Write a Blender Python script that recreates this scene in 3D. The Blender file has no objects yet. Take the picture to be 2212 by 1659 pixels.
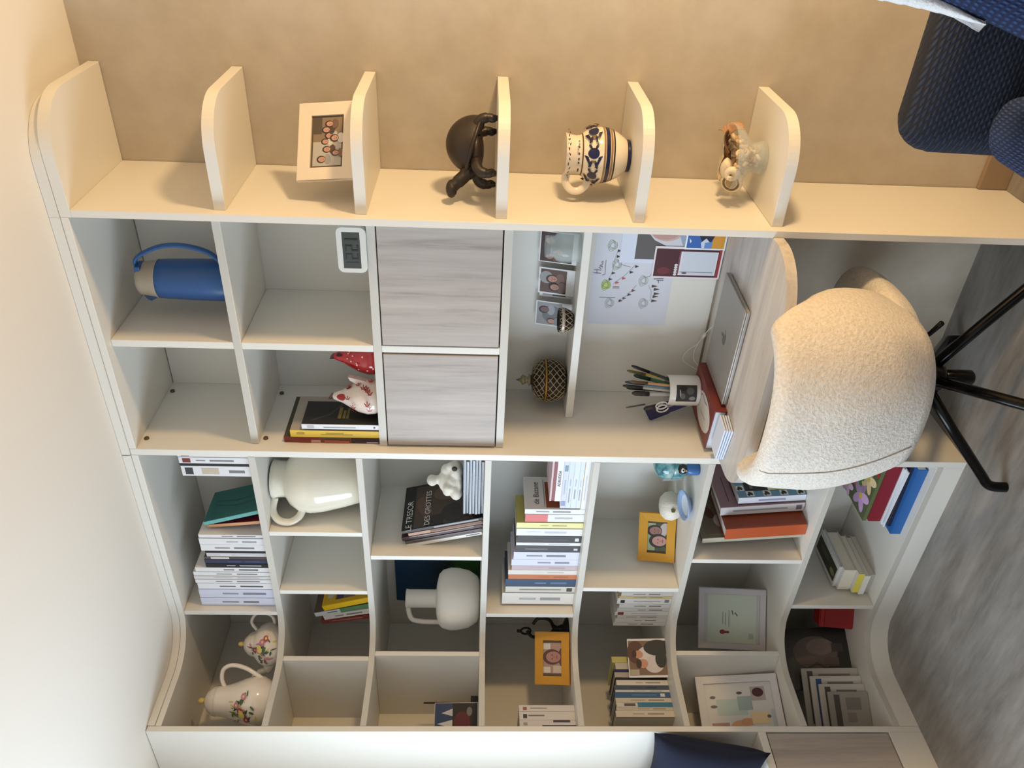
import bpy, bmesh, math, random
from mathutils import Vector, Matrix
random.seed(7)
PI = math.pi
sc = bpy.context.scene
col = sc.collection

# ------------------------------------------------------------------ camera
def make_camera():
    yaw, pit, rol, f = -0.61237, -0.04728, 0.02043, 1731.95
    F = Vector((math.sin(yaw)*math.cos(pit), math.cos(yaw)*math.cos(pit), math.sin(pit)))
    R = Vector((math.cos(yaw), -math.sin(yaw), 0)); U = R.cross(F)
    c, s = math.cos(rol), math.sin(rol)
    R2 = c*R + s*U; U2 = -s*R + c*U
    cam = bpy.data.cameras.new('camera'); o = bpy.data.objects.new('camera', cam); col.objects.link(o)
    X, Y, Zc = -U2, R2, -F            # the phone was held sideways: the room's up is the picture's left
    m = Matrix(((X.x, Y.x, Zc.x, 0.80439), (X.y, Y.y, Zc.y, -2.16771), (X.z, Y.z, Zc.z, 1.51290), (0, 0, 0, 1)))
    o.matrix_world = m
    cam.sensor_fit = 'HORIZONTAL'; cam.sensor_width = 36; cam.lens = f*36/2212
    cam.clip_start = 0.05
    sc.camera = o
make_camera()

# ------------------------------------------------------------------ light
w = bpy.data.worlds.new('room_air'); sc.world = w; w.use_nodes = True
w.node_tree.nodes['Background'].inputs[0].default_value = (0.88, 0.94, 1.0, 1)
w.node_tree.nodes['Background'].inputs[1].default_value = 0.75
def area(name, loc, target, sx, sy, power, color):
    l = bpy.data.lights.new(name, 'AREA'); l.shape = 'RECTANGLE'; l.size = sx; l.size_y = sy; l.energy = power; l.color = color
    o = bpy.data.objects.new(name, l); col.objects.link(o); o.location = loc
    o.rotation_euler = (Vector(target)-Vector(loc)).to_track_quat('-Z', 'Y').to_euler()
    return o
area('window_daylight', (-1.94, -1.85, 1.42), (-0.94, -1.85, 1.42), 1.35, 1.2, 60, (0.70, 0.85, 1.0))
lp = bpy.data.lights.new('floor_lamp_bulb', 'POINT'); lp.energy = 92; lp.color = (1.0, 0.68, 0.34); lp.shadow_soft_size = 0.10
lo = bpy.data.objects.new('floor_lamp_bulb', lp); col.objects.link(lo); lo.location = (1.62, -0.62, 1.17)
sc.view_settings.view_transform = 'Standard'; sc.view_settings.look = 'None'
sc.view_settings.exposure = 0.0; sc.view_settings.gamma = 1.0; sc.view_settings.use_curve_mapping = False

# ------------------------------------------------------------------ materials
def lin(c): return tuple(((v/255)/12.92 if v/255 <= .04045 else ((v/255+.055)/1.055)**2.4) for v in c)
MC = {}
def mat(rgb, rough=.55, metal=0, key=None, **k):
    kk = (tuple(rgb), rough, metal, key, tuple(sorted(k.items())))
    if kk in MC: return MC[kk]
    m = bpy.data.materials.new(key or 'paint_%d_%d_%d' % tuple(rgb)); m.use_nodes = True
    b = m.node_tree.nodes['Principled BSDF']
    b.inputs['Base Color'].default_value = (*lin(rgb), 1); b.inputs['Roughness'].default_value = rough; b.inputs['Metallic'].default_value = metal
    if 'trans' in k: b.inputs['Transmission Weight'].default_value = k['trans']; b.inputs['IOR'].default_value = 1.45
    if 'alpha' in k: b.inputs['Alpha'].default_value = k['alpha']
    if 'coat' in k: b.inputs['Coat Weight'].default_value = k['coat']
    if 'sheen' in k: b.inputs['Sheen Weight'].default_value = k['sheen']
    MC[kk] = m
    return m
def nodes(m): return m.node_tree.nodes, m.node_tree.links, m.node_tree.nodes['Principled BSDF']
def texcoord(m, scale, kind='Object', rot=(0, 0, 0)):
    N, L, b = nodes(m); tc = N.new('ShaderNodeTexCoord'); mp = N.new('ShaderNodeMapping')
    mp.inputs['Scale'].default_value = scale; mp.inputs['Rotation'].default_value = rot
    L.new(tc.outputs[kind], mp.inputs[0]); return mp
def noise(m, vec, scale, detail=4, rough=.55):
    N, L, b = nodes(m); n = N.new('ShaderNodeTexNoise'); n.inputs['Scale'].default_value = scale
    n.inputs['Detail'].default_value = detail; n.inputs['Roughness'].default_value = rough
    L.new(vec.outputs[0], n.inputs['Vector']); return n
def ramp(m, src, stops):
    N, L, b = nodes(m); r = N.new('ShaderNodeValToRGB'); e = r.color_ramp.elements
    while len(e) < len(stops): e.new(.5)
    for el, (p, c) in zip(e, stops): el.position = p; el.color = (*lin(c), 1)
    L.new(src, r.inputs[0]); return r
def bump(m, src, strength, dist):
    N, L, b = nodes(m); u = N.new('ShaderNodeBump'); u.inputs['Strength'].default_value = strength; u.inputs['Distance'].default_value = dist
    L.new(src, u.inputs['Height']); L.new(u.outputs[0], b.inputs['Normal']); return u
def newmat(name, rgb, rough):
    m = bpy.data.materials.new(name); m.use_nodes = True; N, L, b = nodes(m)
    b.inputs['Base Color'].default_value = (*lin(rgb), 1); b.inputs['Roughness'].default_value = rough; return m
def wood(name, scale, stops, rough=.5):
    m = newmat(name, (200, 190, 180), rough); N, L, b = nodes(m)
    v = texcoord(m, scale, 'Object'); n1 = noise(m, v, 3.0, 8, .62)
    n2 = noise(m, v, 14.0, 6, .6)
    mx = N.new('ShaderNodeMath'); mx.operation = 'MULTIPLY_ADD'; mx.inputs[1].default_value = .28; L.new(n2.outputs[0], mx.inputs[0]); 
    m2 = N.new('ShaderNodeMath'); m2.operation = 'MULTIPLY'; m2.inputs[1].default_value = .72; L.new(n1.outputs[0], m2.inputs[0]); L.new(m2.outputs[0], mx.inputs[2])
    r = ramp(m, mx.outputs[0], stops); L.new(r.outputs[0], b.inputs['Base Color'])
    bump(m, mx.outputs[0], .08, .002); return m
LAM = newmat('white_laminate', (224, 221, 213), .42)
_v = texcoord(LAM, (40, 40, 40)); bump(LAM, noise(LAM, _v, 6, 3).outputs[0], .03, .001)
EDGE = newmat('shelf_edge_band', (196, 192, 183), .45)
OAK_V = wood('grey_wood_vertical_grain', (9, 9, .55), [(.26, (120, 111, 104)), (.44, (166, 156, 149)), (.6, (180, 171, 164)), (.78, (194, 186, 178))])
OAK_H = wood('grey_wood_desk_grain', (.55, 7, 9), [(.28, (160, 153, 146)), (.45, (196, 189, 182)), (.6, (208, 202, 195)), (.76, (220, 215, 209))], .38)
FLOOR = wood('grey_floor_wood', (.9, 4.5, 1), [(.25, (92, 88, 84)), (.45, (126, 122, 117)), (.6, (145, 141, 137)), (.8, (166, 163, 158))], .42)
WALL = newmat('beige_plaster', (190, 179, 162), .85)
_v = texcoord(WALL, (1, 1, 1)); _n = noise(WALL, _v, 9, 5, .6); _n2 = noise(WALL, _v, 140, 3)
_N, _L, _b = nodes(WALL); _m = _N.new('ShaderNodeMath'); _m.operation = 'MULTIPLY_ADD'; _m.inputs[1].default_value = .25
_L.new(_n2.outputs[0], _m.inputs[0]); _L.new(_n.outputs[0], _m.inputs[2]); bump(WALL, _m.outputs[0], .25, .004)
_r = ramp(WALL, _n.outputs[0], [(.3, (183, 171, 153)), (.7, (196, 185, 168))]); _L.new(_r.outputs[0], _b.inputs['Base Color'])
WHITEWALL = newmat('white_plaster', (226, 224, 218), .8)
CEIL = newmat('ceiling_paint', (226, 222, 214), .9)
SKIRT = newmat('skirting_paint', (150, 128, 104), .5)
BOUCLE = newmat('boucle_fabric', (226, 219, 208), .95)
_v = texcoord(BOUCLE, (1, 1, 1)); _n = noise(BOUCLE, _v, 130, 4, .6); bump(BOUCLE, _n.outputs[0], .6, .007)
_N, _L, _b = nodes(BOUCLE); _r = ramp(BOUCLE, _n.outputs[0], [(.3, (212, 203, 190)), (.65, (234, 228, 219))]); _L.new(_r.outputs[0], _b.inputs['Base Color']); _b.inputs['Sheen Weight'].default_value = .25
def knit(name, c0, c1, sc_, axis):
    m = newmat(name, c1, .9); N, L, b = nodes(m); v = texcoord(m, (1, 1, 1))
    w1 = N.new('ShaderNodeTexWave'); w1.inputs['Scale'].default_value = sc_; w1.bands_direction = 'DIAGONAL'; w1.inputs['Distortion'].default_value = 1.2
    w1.inputs['Detail Scale'].default_value = 4
    w2 = N.new('ShaderNodeTexWave'); w2.inputs['Scale'].default_value = sc_*1.25; w2.bands_direction = axis; w2.inputs['Distortion'].default_value = 1.0
    L.new(v.outputs[0], w1.inputs[0]); L.new(v.outputs[0], w2.inputs[0])
    mu = N.new('ShaderNodeMath'); mu.operation = 'MULTIPLY'; L.new(w1.outputs[1], mu.inputs[0]); L.new(w2.outputs[1], mu.inputs[1])
    r = ramp(m, mu.outputs[0], [(.05, c0), (.75, c1)]); L.new(r.outputs[0], b.inputs['Base Color']); bump(m, mu.outputs[0], .8, .006); return m
NAVYW = knit('navy_weave', (10, 16, 30), (38, 52, 80), 38, 'Z')
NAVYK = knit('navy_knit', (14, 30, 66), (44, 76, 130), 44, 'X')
NAVYV = newmat('navy_velvet', (14, 22, 46), .95)
FLEECE = newmat('white_fleece', (236, 240, 244), .95); bump(FLEECE, noise(FLEECE, texcoord(FLEECE, (1, 1, 1)), 160, 3).outputs[0], .6, .005)
BLACKM = mat((12, 12, 13), .22, .6, 'black_metal')
GLASS = mat((222, 232, 230), .04, 0, 'clear_glass', alpha=.24)
PAGES = mat((226, 218, 200), .8, 0, 'paper_edge')
PAPER = mat((226, 227, 232), .7, 0, 'white_paper')
BRONZE = newmat('dark_carved_wood', (40, 30, 24), .42); bump(BRONZE, noise(BRONZE, texcoord(BRONZE, (1, 1, 1)), 60, 4).outputs[0], .3, .003)

# ------------------------------------------------------------------ mesh helpers
def link(name, me, material, parent=None, smooth=False):
    o = bpy.data.objects.new(name, me); col.objects.link(o)
    if material is not None and not me.materials: me.materials.append(material)
    if parent is not None: o.parent = parent
    if smooth:
        for p in me.polygons: p.use_smooth = True
    return o
def tag(o, label, cat, group=None):
    o['label'] = label; o['category'] = cat
    if group: o['group'] = group
    return o
def thing(name, label, cat, loc=(0, 0, 0), rot=(0, 0, 0), group=None):
    o = bpy.data.objects.new(name, None); col.objects.link(o); o.empty_display_size = .05
    o.location = loc; o.rotation_euler = rot
    return tag(o, label, cat, group)
def struct(o): o['kind'] = 'structure'; return o
def from_bm(name, bm, material, parent=None, smooth=False):
    bmesh.ops.recalc_face_normals(bm, faces=bm.faces)
    me = bpy.data.meshes.new(name); bm.to_mesh(me); bm.free()
    return link(name, me, material, parent, smooth)
def bx(bm, x0, x1, y0, y1, z0, z1):
    v = [bm.verts.new((x, y, z)) for x in (x0, x1) for y in (y0, y1) for z in (z0, z1)]
    for f in ((0, 1, 3, 2), (4, 6, 7, 5), (0, 4, 5, 1), (2, 3, 7, 6), (0, 2, 6, 4), (1, 5, 7, 3)): bm.faces.new([v[i] for i in f])
def box(name, x0, x1, y0, y1, z0, z1, material, parent=None, bevel=0, seg=2, smooth=False):
    bm = bmesh.new(); bx(bm, min(x0, x1), max(x0, x1), min(y0, y1), max(y0, y1), min(z0, z1), max(z0, z1))
    if bevel: bmesh.ops.bevel(bm, geom=list(bm.edges)+list(bm.verts), offset=bevel, segments=seg, affect='EDGES', profile=.6)
    return from_bm(name, bm, material, parent, smooth)
def prism(name, pts, z0, z1, material, parent=None, bevel=0):
    bm = bmesh.new(); a = [bm.verts.new((x, y, z0)) for x, y in pts]; b = [bm.verts.new((x, y, z1)) for x, y in pts]
    bm.faces.new(a); bm.faces.new(b); n = len(pts)
    for i in range(n): bm.faces.new((a[i], a[(i+1) % n], b[(i+1) % n], b[i]))
    if bevel:
        es = [e for e in bm.edges if abs(e.verts[0].co.z-e.verts[1].co.z) < 1e-6]
        bmesh.ops.bevel(bm, geom=es, offset=bevel, segments=1, affect='EDGES')
    return from_bm(name, bm, material, parent)
def vprism(name, pts, y0, y1, material, parent=None):      # outline in x,z pushed along y
    bm = bmesh.new(); a = [bm.verts.new((x, y0, z)) for x, z in pts]; b = [bm.verts.new((x, y1, z)) for x, z in pts]
    bm.faces.new(a); bm.faces.new(b); n = len(pts)
    for i in range(n): bm.faces.new((a[i], a[(i+1) % n], b[(i+1) % n], b[i]))
    return from_bm(name, bm, material, parent)
def lathe(name, prof, material, parent=None, seg=40, center=(0, 0), sx=1, sy=1, ripple=None):
    vs, fs = [], []; n = len(prof)
    for j in range(seg):
        t = 2*PI*j/seg
        for r, z in prof:
            rr = r*(1+(ripple(t, z) if ripple else 0)); vs.append((center[0]+rr*math.cos(t)*sx, center[1]+rr*math.sin(t)*sy, z))
    for j in range(seg):
        for i in range(n-1): fs.append((j*n+i, ((j+1) % seg)*n+i, ((j+1) % seg)*n+i+1, j*n+i+1))
    me = bpy.data.meshes.new(name); me.from_pydata(vs, [], fs); me.validate(); me.update()
    bm = bmesh.new(); bm.from_mesh(me); bmesh.ops.remove_doubles(bm, verts=bm.verts, dist=1e-6); bmesh.ops.recalc_face_normals(bm, faces=bm.faces); bm.to_mesh(me); bm.free()
    return link(name, me, material, parent, True)
def spline(pts, n):
    P = [Vector(p) for p in pts]; out = []
    for i in range(len(P)-1):
        p0, p1, p2, p3 = P[max(i-1, 0)], P[i], P[i+1], P[min(i+2, len(P)-1)]
        for k in range(n):
            t = k/n; out.append(.5*((2*p1)+(p2-p0)*t+(2*p0-5*p1+4*p2-p3)*t*t+(3*p1-p0-3*p2+p3)*t**3))
    return out+[P[-1]]
def tube_bm(bm, path, rad, seg=10, flat=1.0):
    path = [Vector(p) for p in path]; n = len(path); rings = []; up = Vector((0, 0, 1)); prev = None
    for i, p in enumerate(path):
        d = (path[min(i+1, n-1)]-path[max(i-1, 0)]).normalized()
        a = prev-d*prev.dot(d) if prev is not None else (up.cross(d) if abs(d.dot(up)) < .95 else Vector((1, 0, 0)))
        a.normalize(); prev = a; b = d.cross(a); r = rad[i] if hasattr(rad, '__len__') else rad
        rings.append([bm.verts.new(p+a*(r*math.cos(2*PI*k/seg))+b*(r*flat*math.sin(2*PI*k/seg))) for k in range(seg)])
    for i in range(n-1):
        for k in range(seg): bm.faces.new((rings[i][k], rings[i][(k+1) % seg], rings[i+1][(k+1) % seg], rings[i+1][k]))
    bm.faces.new(rings[0]); bm.faces.new(rings[-1])
def tube(name, path, rad, material, parent=None, seg=10, flat=1.0):
    bm = bmesh.new(); tube_bm(bm, path, rad, seg, flat); return from_bm(name, bm, material, parent, True)
def blob_bm(bm, c, r, rot=None, sub=2):
    M = Matrix.Translation(c) @ (rot.to_matrix().to_4x4() if rot else Matrix()) @ Matrix.Diagonal((*r, 1))
    bmesh.ops.create_icosphere(bm, subdivisions=sub, radius=1, matrix=M)
def blob(name, c, r, material, parent=None, rot=None, sub=3):
    bm = bmesh.new(); blob_bm(bm, c, r, rot, sub); return from_bm(name, bm, material, parent, True)
def grid_obj(name, fn, nu, nv, material, parent=None, closed_u=False):
    vs = [fn(i/(nu if closed_u else nu-1), j/(nv-1)) for i in range(nu) for j in range(nv)]; fs = []
    for i in range(nu if closed_u else nu-1):
        for j in range(nv-1): a, b = i*nv+j, ((i+1) % nu)*nv+j; fs.append((a, b, b+1, a+1))
    me = bpy.data.meshes.new(name); me.from_pydata(vs, [], fs); me.update()
    return link(name, me, material, parent, True)
# flat print: shapes in the x,z plane facing -y, one thin layer over the other
def ell(cx, cz, rx, rz, a=0, n=20):
    return [(cx+rx*math.cos(t)*math.cos(a)-rz*math.sin(t)*math.sin(a), cz+rx*math.cos(t)*math.sin(a)+rz*math.sin(t)*math.cos(a)) for t in [2*PI*k/n for k in range(n)]]
def rect(x0, z0, x1, z1): return [(x0, z0), (x1, z0), (x1, z1), (x0, z1)]
def stroke(pts, wd):
    l, r = [], []
    for i, p in enumerate(pts):
        a = pts[max(i-1, 0)]; b = pts[min(i+1, len(pts)-1)]; dx, dz = b[0]-a[0], b[1]-a[1]; k = math.hypot(dx, dz) or 1
        l.append((p[0]-dz/k*wd/2, p[1]+dx/k*wd/2)); r.append((p[0]+dz/k*wd/2, p[1]-dx/k*wd/2))
    return l+r[::-1]
def art(name, shapes, parent, y=0.0, step=None, rough=.5):
    step = step or min(.00025, .0022/max(len(shapes), 1))
    me = bpy.data.meshes.new(name); vs, fs, mi, ms = [], [], [], []
    for k, (pts, rgb) in enumerate(shapes):
        m = mat(rgb, rough)
        if m not in ms: ms.append(m)
        i0 = len(vs); vs += [(p[0], y-step*(k+1), p[1]) for p in pts]; fs.append(tuple(range(i0, i0+len(pts)))); mi.append(ms.index(m))
    me.from_pydata(vs, [], fs)
    for m in ms: me.materials.append(m)
    for p, i in zip(me.polygons, mi): p.material_index = i
    me.update(); return link(name, me, None, parent)
def wrap(name, shapes, radius, parent, lift=.0008, rough=.3):   # print laid round a turned body: shapes in (angle, z)
    me = bpy.data.meshes.new(name); vs, fs, mi, ms = [], [], [], []
    for k, (pts, rgb) in enumerate(shapes):
        m = mat(rgb, rough)
        if m not in ms: ms.append(m)
        dn = []
        for p, q in zip(pts, pts[1:]+pts[:1]):
            m_ = max(1, int(math.ceil(abs(q[0]-p[0])/.1))); dn += [(p[0]+(q[0]-p[0])*e/m_, p[1]+(q[1]-p[1])*e/m_) for e in range(m_)]
        pts = dn; ca = sum(p[0] for p in pts)/len(pts); cz = sum(p[1] for p in pts)/len(pts); n = len(pts); base = len(vs); RG = (0, .25, .5, .75, 1)
        for s in RG:
            for p in (pts if s else [(ca, cz)]):
                a, z = ca+(p[0]-ca)*s, cz+(p[1]-cz)*s; r = radius(z)+lift+.00012*k; vs.append((r*math.cos(a), r*math.sin(a), z))
        for i in range(n):
            j = (i+1) % n
            fs.append((base, base+1+i, base+1+j)); mi.append(ms.index(m))
            for e in range(len(RG)-2): fs.append((base+1+e*n+i, base+1+(e+1)*n+i, base+1+(e+1)*n+j, base+1+e*n+j)); mi.append(ms.index(m))
    me.from_pydata(vs, [], fs)
    for m in ms: me.materials.append(m)
    for p, i in zip(me.polygons, mi): p.material_index = i; p.use_smooth = True
    me.update(); return link(name, me, None, parent)
def well(ca, cz, rx, rz, a, R_, n=12): return [(ca+x/R_, z) for x, z in ell(0, cz, rx, rz, a, n)]
def profile_radius(prof):
    q = sorted((z, r) for r, z in prof)
    def f(z):
        for (z0, r0), (z1, r1) in zip(q, q[1:]):
            if z0 <= z <= z1: return r0 if z1 == z0 else r0+(r1-r0)*(z-z0)/(z1-z0)
        return q[-1][1]
    return f
def text(name, s, size, rgb, loc, rot, parent, font_scale_x=1.0):
    cu = bpy.data.curves.new(name, 'FONT'); cu.body = s; cu.size = size; cu.align_x = 'CENTER'; cu.align_y = 'CENTER'
    t = bpy.data.objects.new(name, cu); me = bpy.data.meshes.new_from_object(t); bpy.data.objects.remove(t)
    o = link(name, me, mat(rgb, .5), parent); me.materials.clear(); me.materials.append(mat(rgb, .5))
    o.location = loc; o.rotation_euler = rot; o.scale = (font_scale_x, 1, 1); return o

def edge_band(o):
    o.data.materials.append(EDGE)
    for p in o.data.polygons:
        if abs(p.normal.z) < .5: p.material_index = 1
    return o
# ------------------------------------------------------------------ dimensions
D = .338; S = .032; FR = -D+S
X1L = -.0194; X2 = -.740; X2L = -.763; X3 = -1.618; Y3 = -.667; WB = -1.95; CEILZ = 2.537
ACX, ACY, AR = X3+.150, -D-.150, .150
def arc(n=14, r=AR): return [(ACX+r*math.cos(a), ACY+r*math.sin(a)) for a in [PI/2+PI/2*k/n for k in range(n+1)]]
def front_y(x): return -D if x > ACX else ACY+math.sqrt(max(AR**2-(x-ACX)**2, 0))
def front_x(y): return X3 if y < ACY else ACX-math.sqrt(max(AR**2-(y-ACY)**2, 0))

# ------------------------------------------------------------------ room
struct(box('wall_desk_side', WB-.1, 2.6, .006, .10, 0, CEILZ+.06, WALL))
struct(box('wall_left', WB-.1, WB, -4.6, .006, 0, CEILZ+.06, WHITEWALL))
struct(box('wall_right', 2.6, 2.7, -4.6, .10, 0, CEILZ+.06, WALL))
struct(box('floor', WB-.1, 2.6, -4.6, .10, -.05, 0, FLOOR))
struct(box('ceiling', WB-.1, 2.6, -4.6, .10, CEILZ, CEILZ+.05, CEIL))
sk = box('baseboard_desk_side', 0.001, 2.6, -.008, .006, 0, .084, SKIRT, bevel=.003); struct(sk)

# ------------------------------------------------------------------ open end shelf (right)
t = thing('open_end_shelf', 'white open end shelf with rounded corners against the beige wall', 'shelf', (0, 0, 0))
box('side_panel', X1L, 0, -D, .004, 0, 2.485, LAM, t, .0012, 1)
def round_shelf(z0, z1, xr=.258, yf=-.314, r=.115, nm='shelf', m=LAM, yb=.004):
    pts = [(.0005, yb), (.0005, yf)]
    pts += [(xr-r+r*math.sin(a), yf+r-r*math.cos(a)) for a in [PI/2*k/12 for k in range(13)]]
    pts += [(xr, yb)]
    return prism(nm, pts, z0, z1, m, t, .001)
for zt_ in (2.152, 1.812, 1.468, 1.126, .776): round_shelf(zt_-.028, zt_)
pts = [(X1L, .004), (X1L, -D)]+[(.258-.13+.13*math.sin(a), -D+.13-.13*math.cos(a)) for a in [PI/2*k/12 for k in range(13)]]+[(.258, .004)]
prism('top_board', pts, 2.485, 2.512, LAM, t, .001)
pts = [(X1L, .004), (X1L, -D-.004)]+[(.236-.13+.13*math.sin(a), -D-.004+.13-.13*math.cos(a)) for a in [PI/2*k/12 for k in range(13)]]+[(.236, .004)]
prism('filler_strip', pts, 2.513, 2.536, LAM, t)

# ------------------------------------------------------------------ desk cabinet (middle)
t = thing('desk_cabinet', 'white cabinet over the desk with open cubbies and two grey wood doors', 'cabinet', (0, 0, 0))
xl, xr = X2+.0006, X1L-.0006
box('back_panel', xl, xr, -.0005, .005, .78, 2.49, LAM, t)
box('top_board', xl, xr, -D, .005, 2.493, 2.512, LAM, t, .001, 1)
box('filler_strip', xl-.02, xr, -D-.004, .005, 2.513, 2.536, LAM, t)
for a, b in ((2.1465, 2.168), (1.768, 1.790), (1.422, 1.444)): edge_band(box('shelf', xl, xr, FR, -.001, a, b, LAM, t, .001, 1))
box('shelf', xl, xr, -.149, -.001, 1.198, 1.221, LAM, t, .001, 1)['label'] = 'shallow shelf at the back above the desk'
for a, b in ((2.1685, 2.4925), (1.7905, 2.146), (1.4445, 1.7675)): box('divider', -.4063, -.3847, FR, -.001, a, b, LAM, t, .001, 1)
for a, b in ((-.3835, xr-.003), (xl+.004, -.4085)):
    d = box('door', a+.003, b-.003, FR-.002, FR+.017, 1.4475, 1.7645, OAK_V, t, .0012, 1); d['label'] = 'grey wood door with vertical grain'
    box('door_gap_shade', a, b, FR+.02, FR+.024, 1.445, 1.7675, mat((30, 27, 25), .9), t)  # near-black sheet behind the door stands in for shade in the gap
DARK = mat((92, 74, 52), .6)
for px, pz in ((2.20, -.30), (2.20, -.06)): pass
for (yy, zz) in ((-.29, 2.478), (-.05, 2.478), (-.28, 2.132), (-.05, 2.132)):
    o = lathe('cam_fitting', [(0, 0), (.007, 0), (.007, .004), (0, .004)], DARK, t, 14); o.location = (X2+.0006, yy, zz); o.rotation_euler = (0, PI/2, 0)

# ------------------------------------------------------------------ corner bookcase (left)
t = thing('corner_bookcase', 'white corner bookcase with curved concave shelves filled with books', 'bookcase', (0, 0, 0))
box('side_panel', X2L, X2, -D, .004, 0, 2.512, LAM, t, .0012, 1)
box('end_panel', WB+.002, X3, Y3-.0197, Y3, 0, 2.535, LAM, t, .0012, 1)
def corner_outline(off=0.0):
    p = [(X2L-.0005, .003), (X2L-.0005, -D+off)]+[(x, y) for x, y in arc(16, AR+off)]+[(X3-off, Y3+.0005), (WB+.003, Y3+.0005), (WB+.003, .003)]
    return p
for a, b in ((2.155, 2.176), (1.840, 1.860), (1.455, 1.475), (1.127, 1.147), (.775, .795), (.380, .401), (.066, .086)):
    edge_band(prism('shelf', corner_outline(), a, b, LAM, t, .001))
prism('top_board', corner_outline(), 2.493, 2.512, LAM, t, .001)
prism('filler_strip', corner_outline(-.004), 2.513, 2.536, LAM, t)
prism('plinth', corner_outline(.0015), 0, .0655, LAM, t)
def divA(x, z0, z1, th=.018): box('divider', x-th/2, x+th/2, front_y(x)+.003, .002, z0+.0004, z1-.0004, LAM, t, .0008, 1)
def divB(y, z0, z1, th=.018): box('divider', WB+.003, front_x(y)-.003, y-th/2, y+th/2, z0+.0004, z1-.0004, LAM, t, .0008, 1)
divA(-1.474, 2.176, 2.493); divA(-1.085, 1.860, 2.155); divA(-1.363, 1.860, 2.155); divB(-.42, 1.860, 2.155)
divA(-1.190, 1.475, 1.840); divB(-.405, 1.475, 1.840); divA(-1.476, 1.147, 1.455); divA(-1.337, .795, 1.127)
divA(-1.191, .401, .775); divB(-.40, .401, .775); divA(-1.419, .086, .380)
box('back_panel', WB+.004, X2L-.001, .0005, .003, .087, 2.492, LAM, t)
box('back_panel', WB+.0005, WB+.003, Y3+.001, .0005, .087, 2.492, LAM, t)

# ------------------------------------------------------------------ low cabinet on the left wall
t = thing('low_cabinet', 'low white bench cabinet with grey wood door beside the bookcase', 'cabinet', (0, 0, 0))
yA, yB = Y3-.0203, -1.95
box('top_board', WB+.003, X3, yB, yA, .528, .554, LAM, t, .001, 1)
box('body', WB+.003, X3-.022, yB, yA, .112, .527, LAM, t)
box('plinth', WB+.003, X3, yB, yA, 0, .112, LAM, t, .001, 1)
for a, b in ((-1.298, yA-.004), (-1.92, -1.303)): box('door', X3-.020, X3-.002, a, b, .1165, .5245, OAK_V, t, .001, 1)

# ------------------------------------------------------------------ desk top
r = .118; x0, x1, yf = X2+.003, X1L+.002, -.522
pts = [(x0, -.003), (x0, -D-.003), (x0-.0, yf+r)]
pts += [(x0+r-r*math.cos(a), yf+r-r*math.sin(a)) for a in [PI/2*k/12 for k in range(1, 13)]]
r = .15; pts += [(x1-r+r*math.sin(a), yf+r-r*math.cos(a)) for a in [PI/2*k/14 for k in range(15)]]
pts += [(x1, -D-.003), (xr, -D-.003), (xr, -.003)]
pts = [p for p in pts]
dk = prism('desk', pts, .747, .774, OAK_H, None, .0015)
tag(dk, 'grey wood desk top with rounded front corners between the white panels', 'desk')

# ------------------------------------------------------------------ books
def shade(rgb, k): return tuple(max(0, min(255, int(v*k))) for v in rgb)
def book(label, group, loc, th, h, d, rgb, rot=(0, 0, 0), spine=(), cover=None, cover_art=None, name='book', rough=.45, pages=PAGES):
    """spine faces local -y at y=0, thickness along x, origin at the middle of the spine's foot"""
    if 0 < abs(rot[1]) < 1: loc = (loc[0], loc[1], loc[2]+th/2*abs(math.sin(rot[1]))-.0012)
    b = thing(name, label, 'book', loc, rot, group); m = mat(rgb, rough); c = mat(cover, rough) if cover else m; k = min(.0022, th*.18)
    bm = bmesh.new(); bx(bm, -th/2, th/2, 0, k, 0, h); me = from_bm('spine', bm, m, b)
    bm = bmesh.new(); bx(bm, -th/2, -th/2+k, k, d, 0, h); bx(bm, th/2-k, th/2, k, d, 0, h); from_bm('cover', bm, c, b)
    bm = bmesh.new(); bx(bm, -th/2+k, th/2-k, k, d-.004, .003, h-.003); from_bm('pages', bm, pages, b)
    if spine:
        sh = []
        for s in spine:
            if s[0] == 'e': sh.append((ell((s[1]-.5)*th, s[2]*h, s[3], s[3]), s[4]))
            else: sh.append((rect((s[0]-.5)*th, s[1]*h, (s[2]-.5)*th, s[3]*h), s[4]))
        art('spine_print', sh, b, 0)
    if cover_art:
        o = art('cover_print', cover_art, b, 0); o.location = (th/2, 0, 0); o.rotation_euler = (0, 0, PI/2)   # right-hand cover: art x runs from spine to fore-edge
    return b
GR = (120, 118, 122)
def title(dark=GR, seed=0, patch=None):
    rr = random.Random(seed); a = rr.uniform(.12, .25); L = rr.uniform(.2, .34); s = [(.36, a, .62, a+L, dark)]
    s.append((.40, a+L+.06, .58, min(a+L+.06+rr.uniform(.12, .25), .84), shade(dark, 1.15)))
    if patch: s.append((.15, .84, .85, .95, patch))
    return s
ORD = ['first', 'second', 'third', 'fourth', 'fifth', 'sixth', 'seventh', 'eighth', 'ninth', 'tenth', 'eleventh', 'twelfth', 'thirteenth', 'fourteenth', 'fifteenth', 'sixteenth', 'seventeenth', 'eighteenth', 'nineteenth', 'twentieth']
WH = (222, 221, 222); WH2 = (212, 209, 206); LV = (206, 208, 224)
def row(rows, z, y, depth, group, where, words=None):
    for i, rw in enumerate(rows):
        xa, xb, zt_, rgb, wd, sp = rw[:6]; yy = rw[6] if len(rw) > 6 else y
        book('%s, %s from the right %s' % (wd, ORD[i], where), group, ((xa+xb)/2, yy, z+.0004), xa-xb-.0008, zt_-z, depth, rgb, spine=sp)
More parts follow.
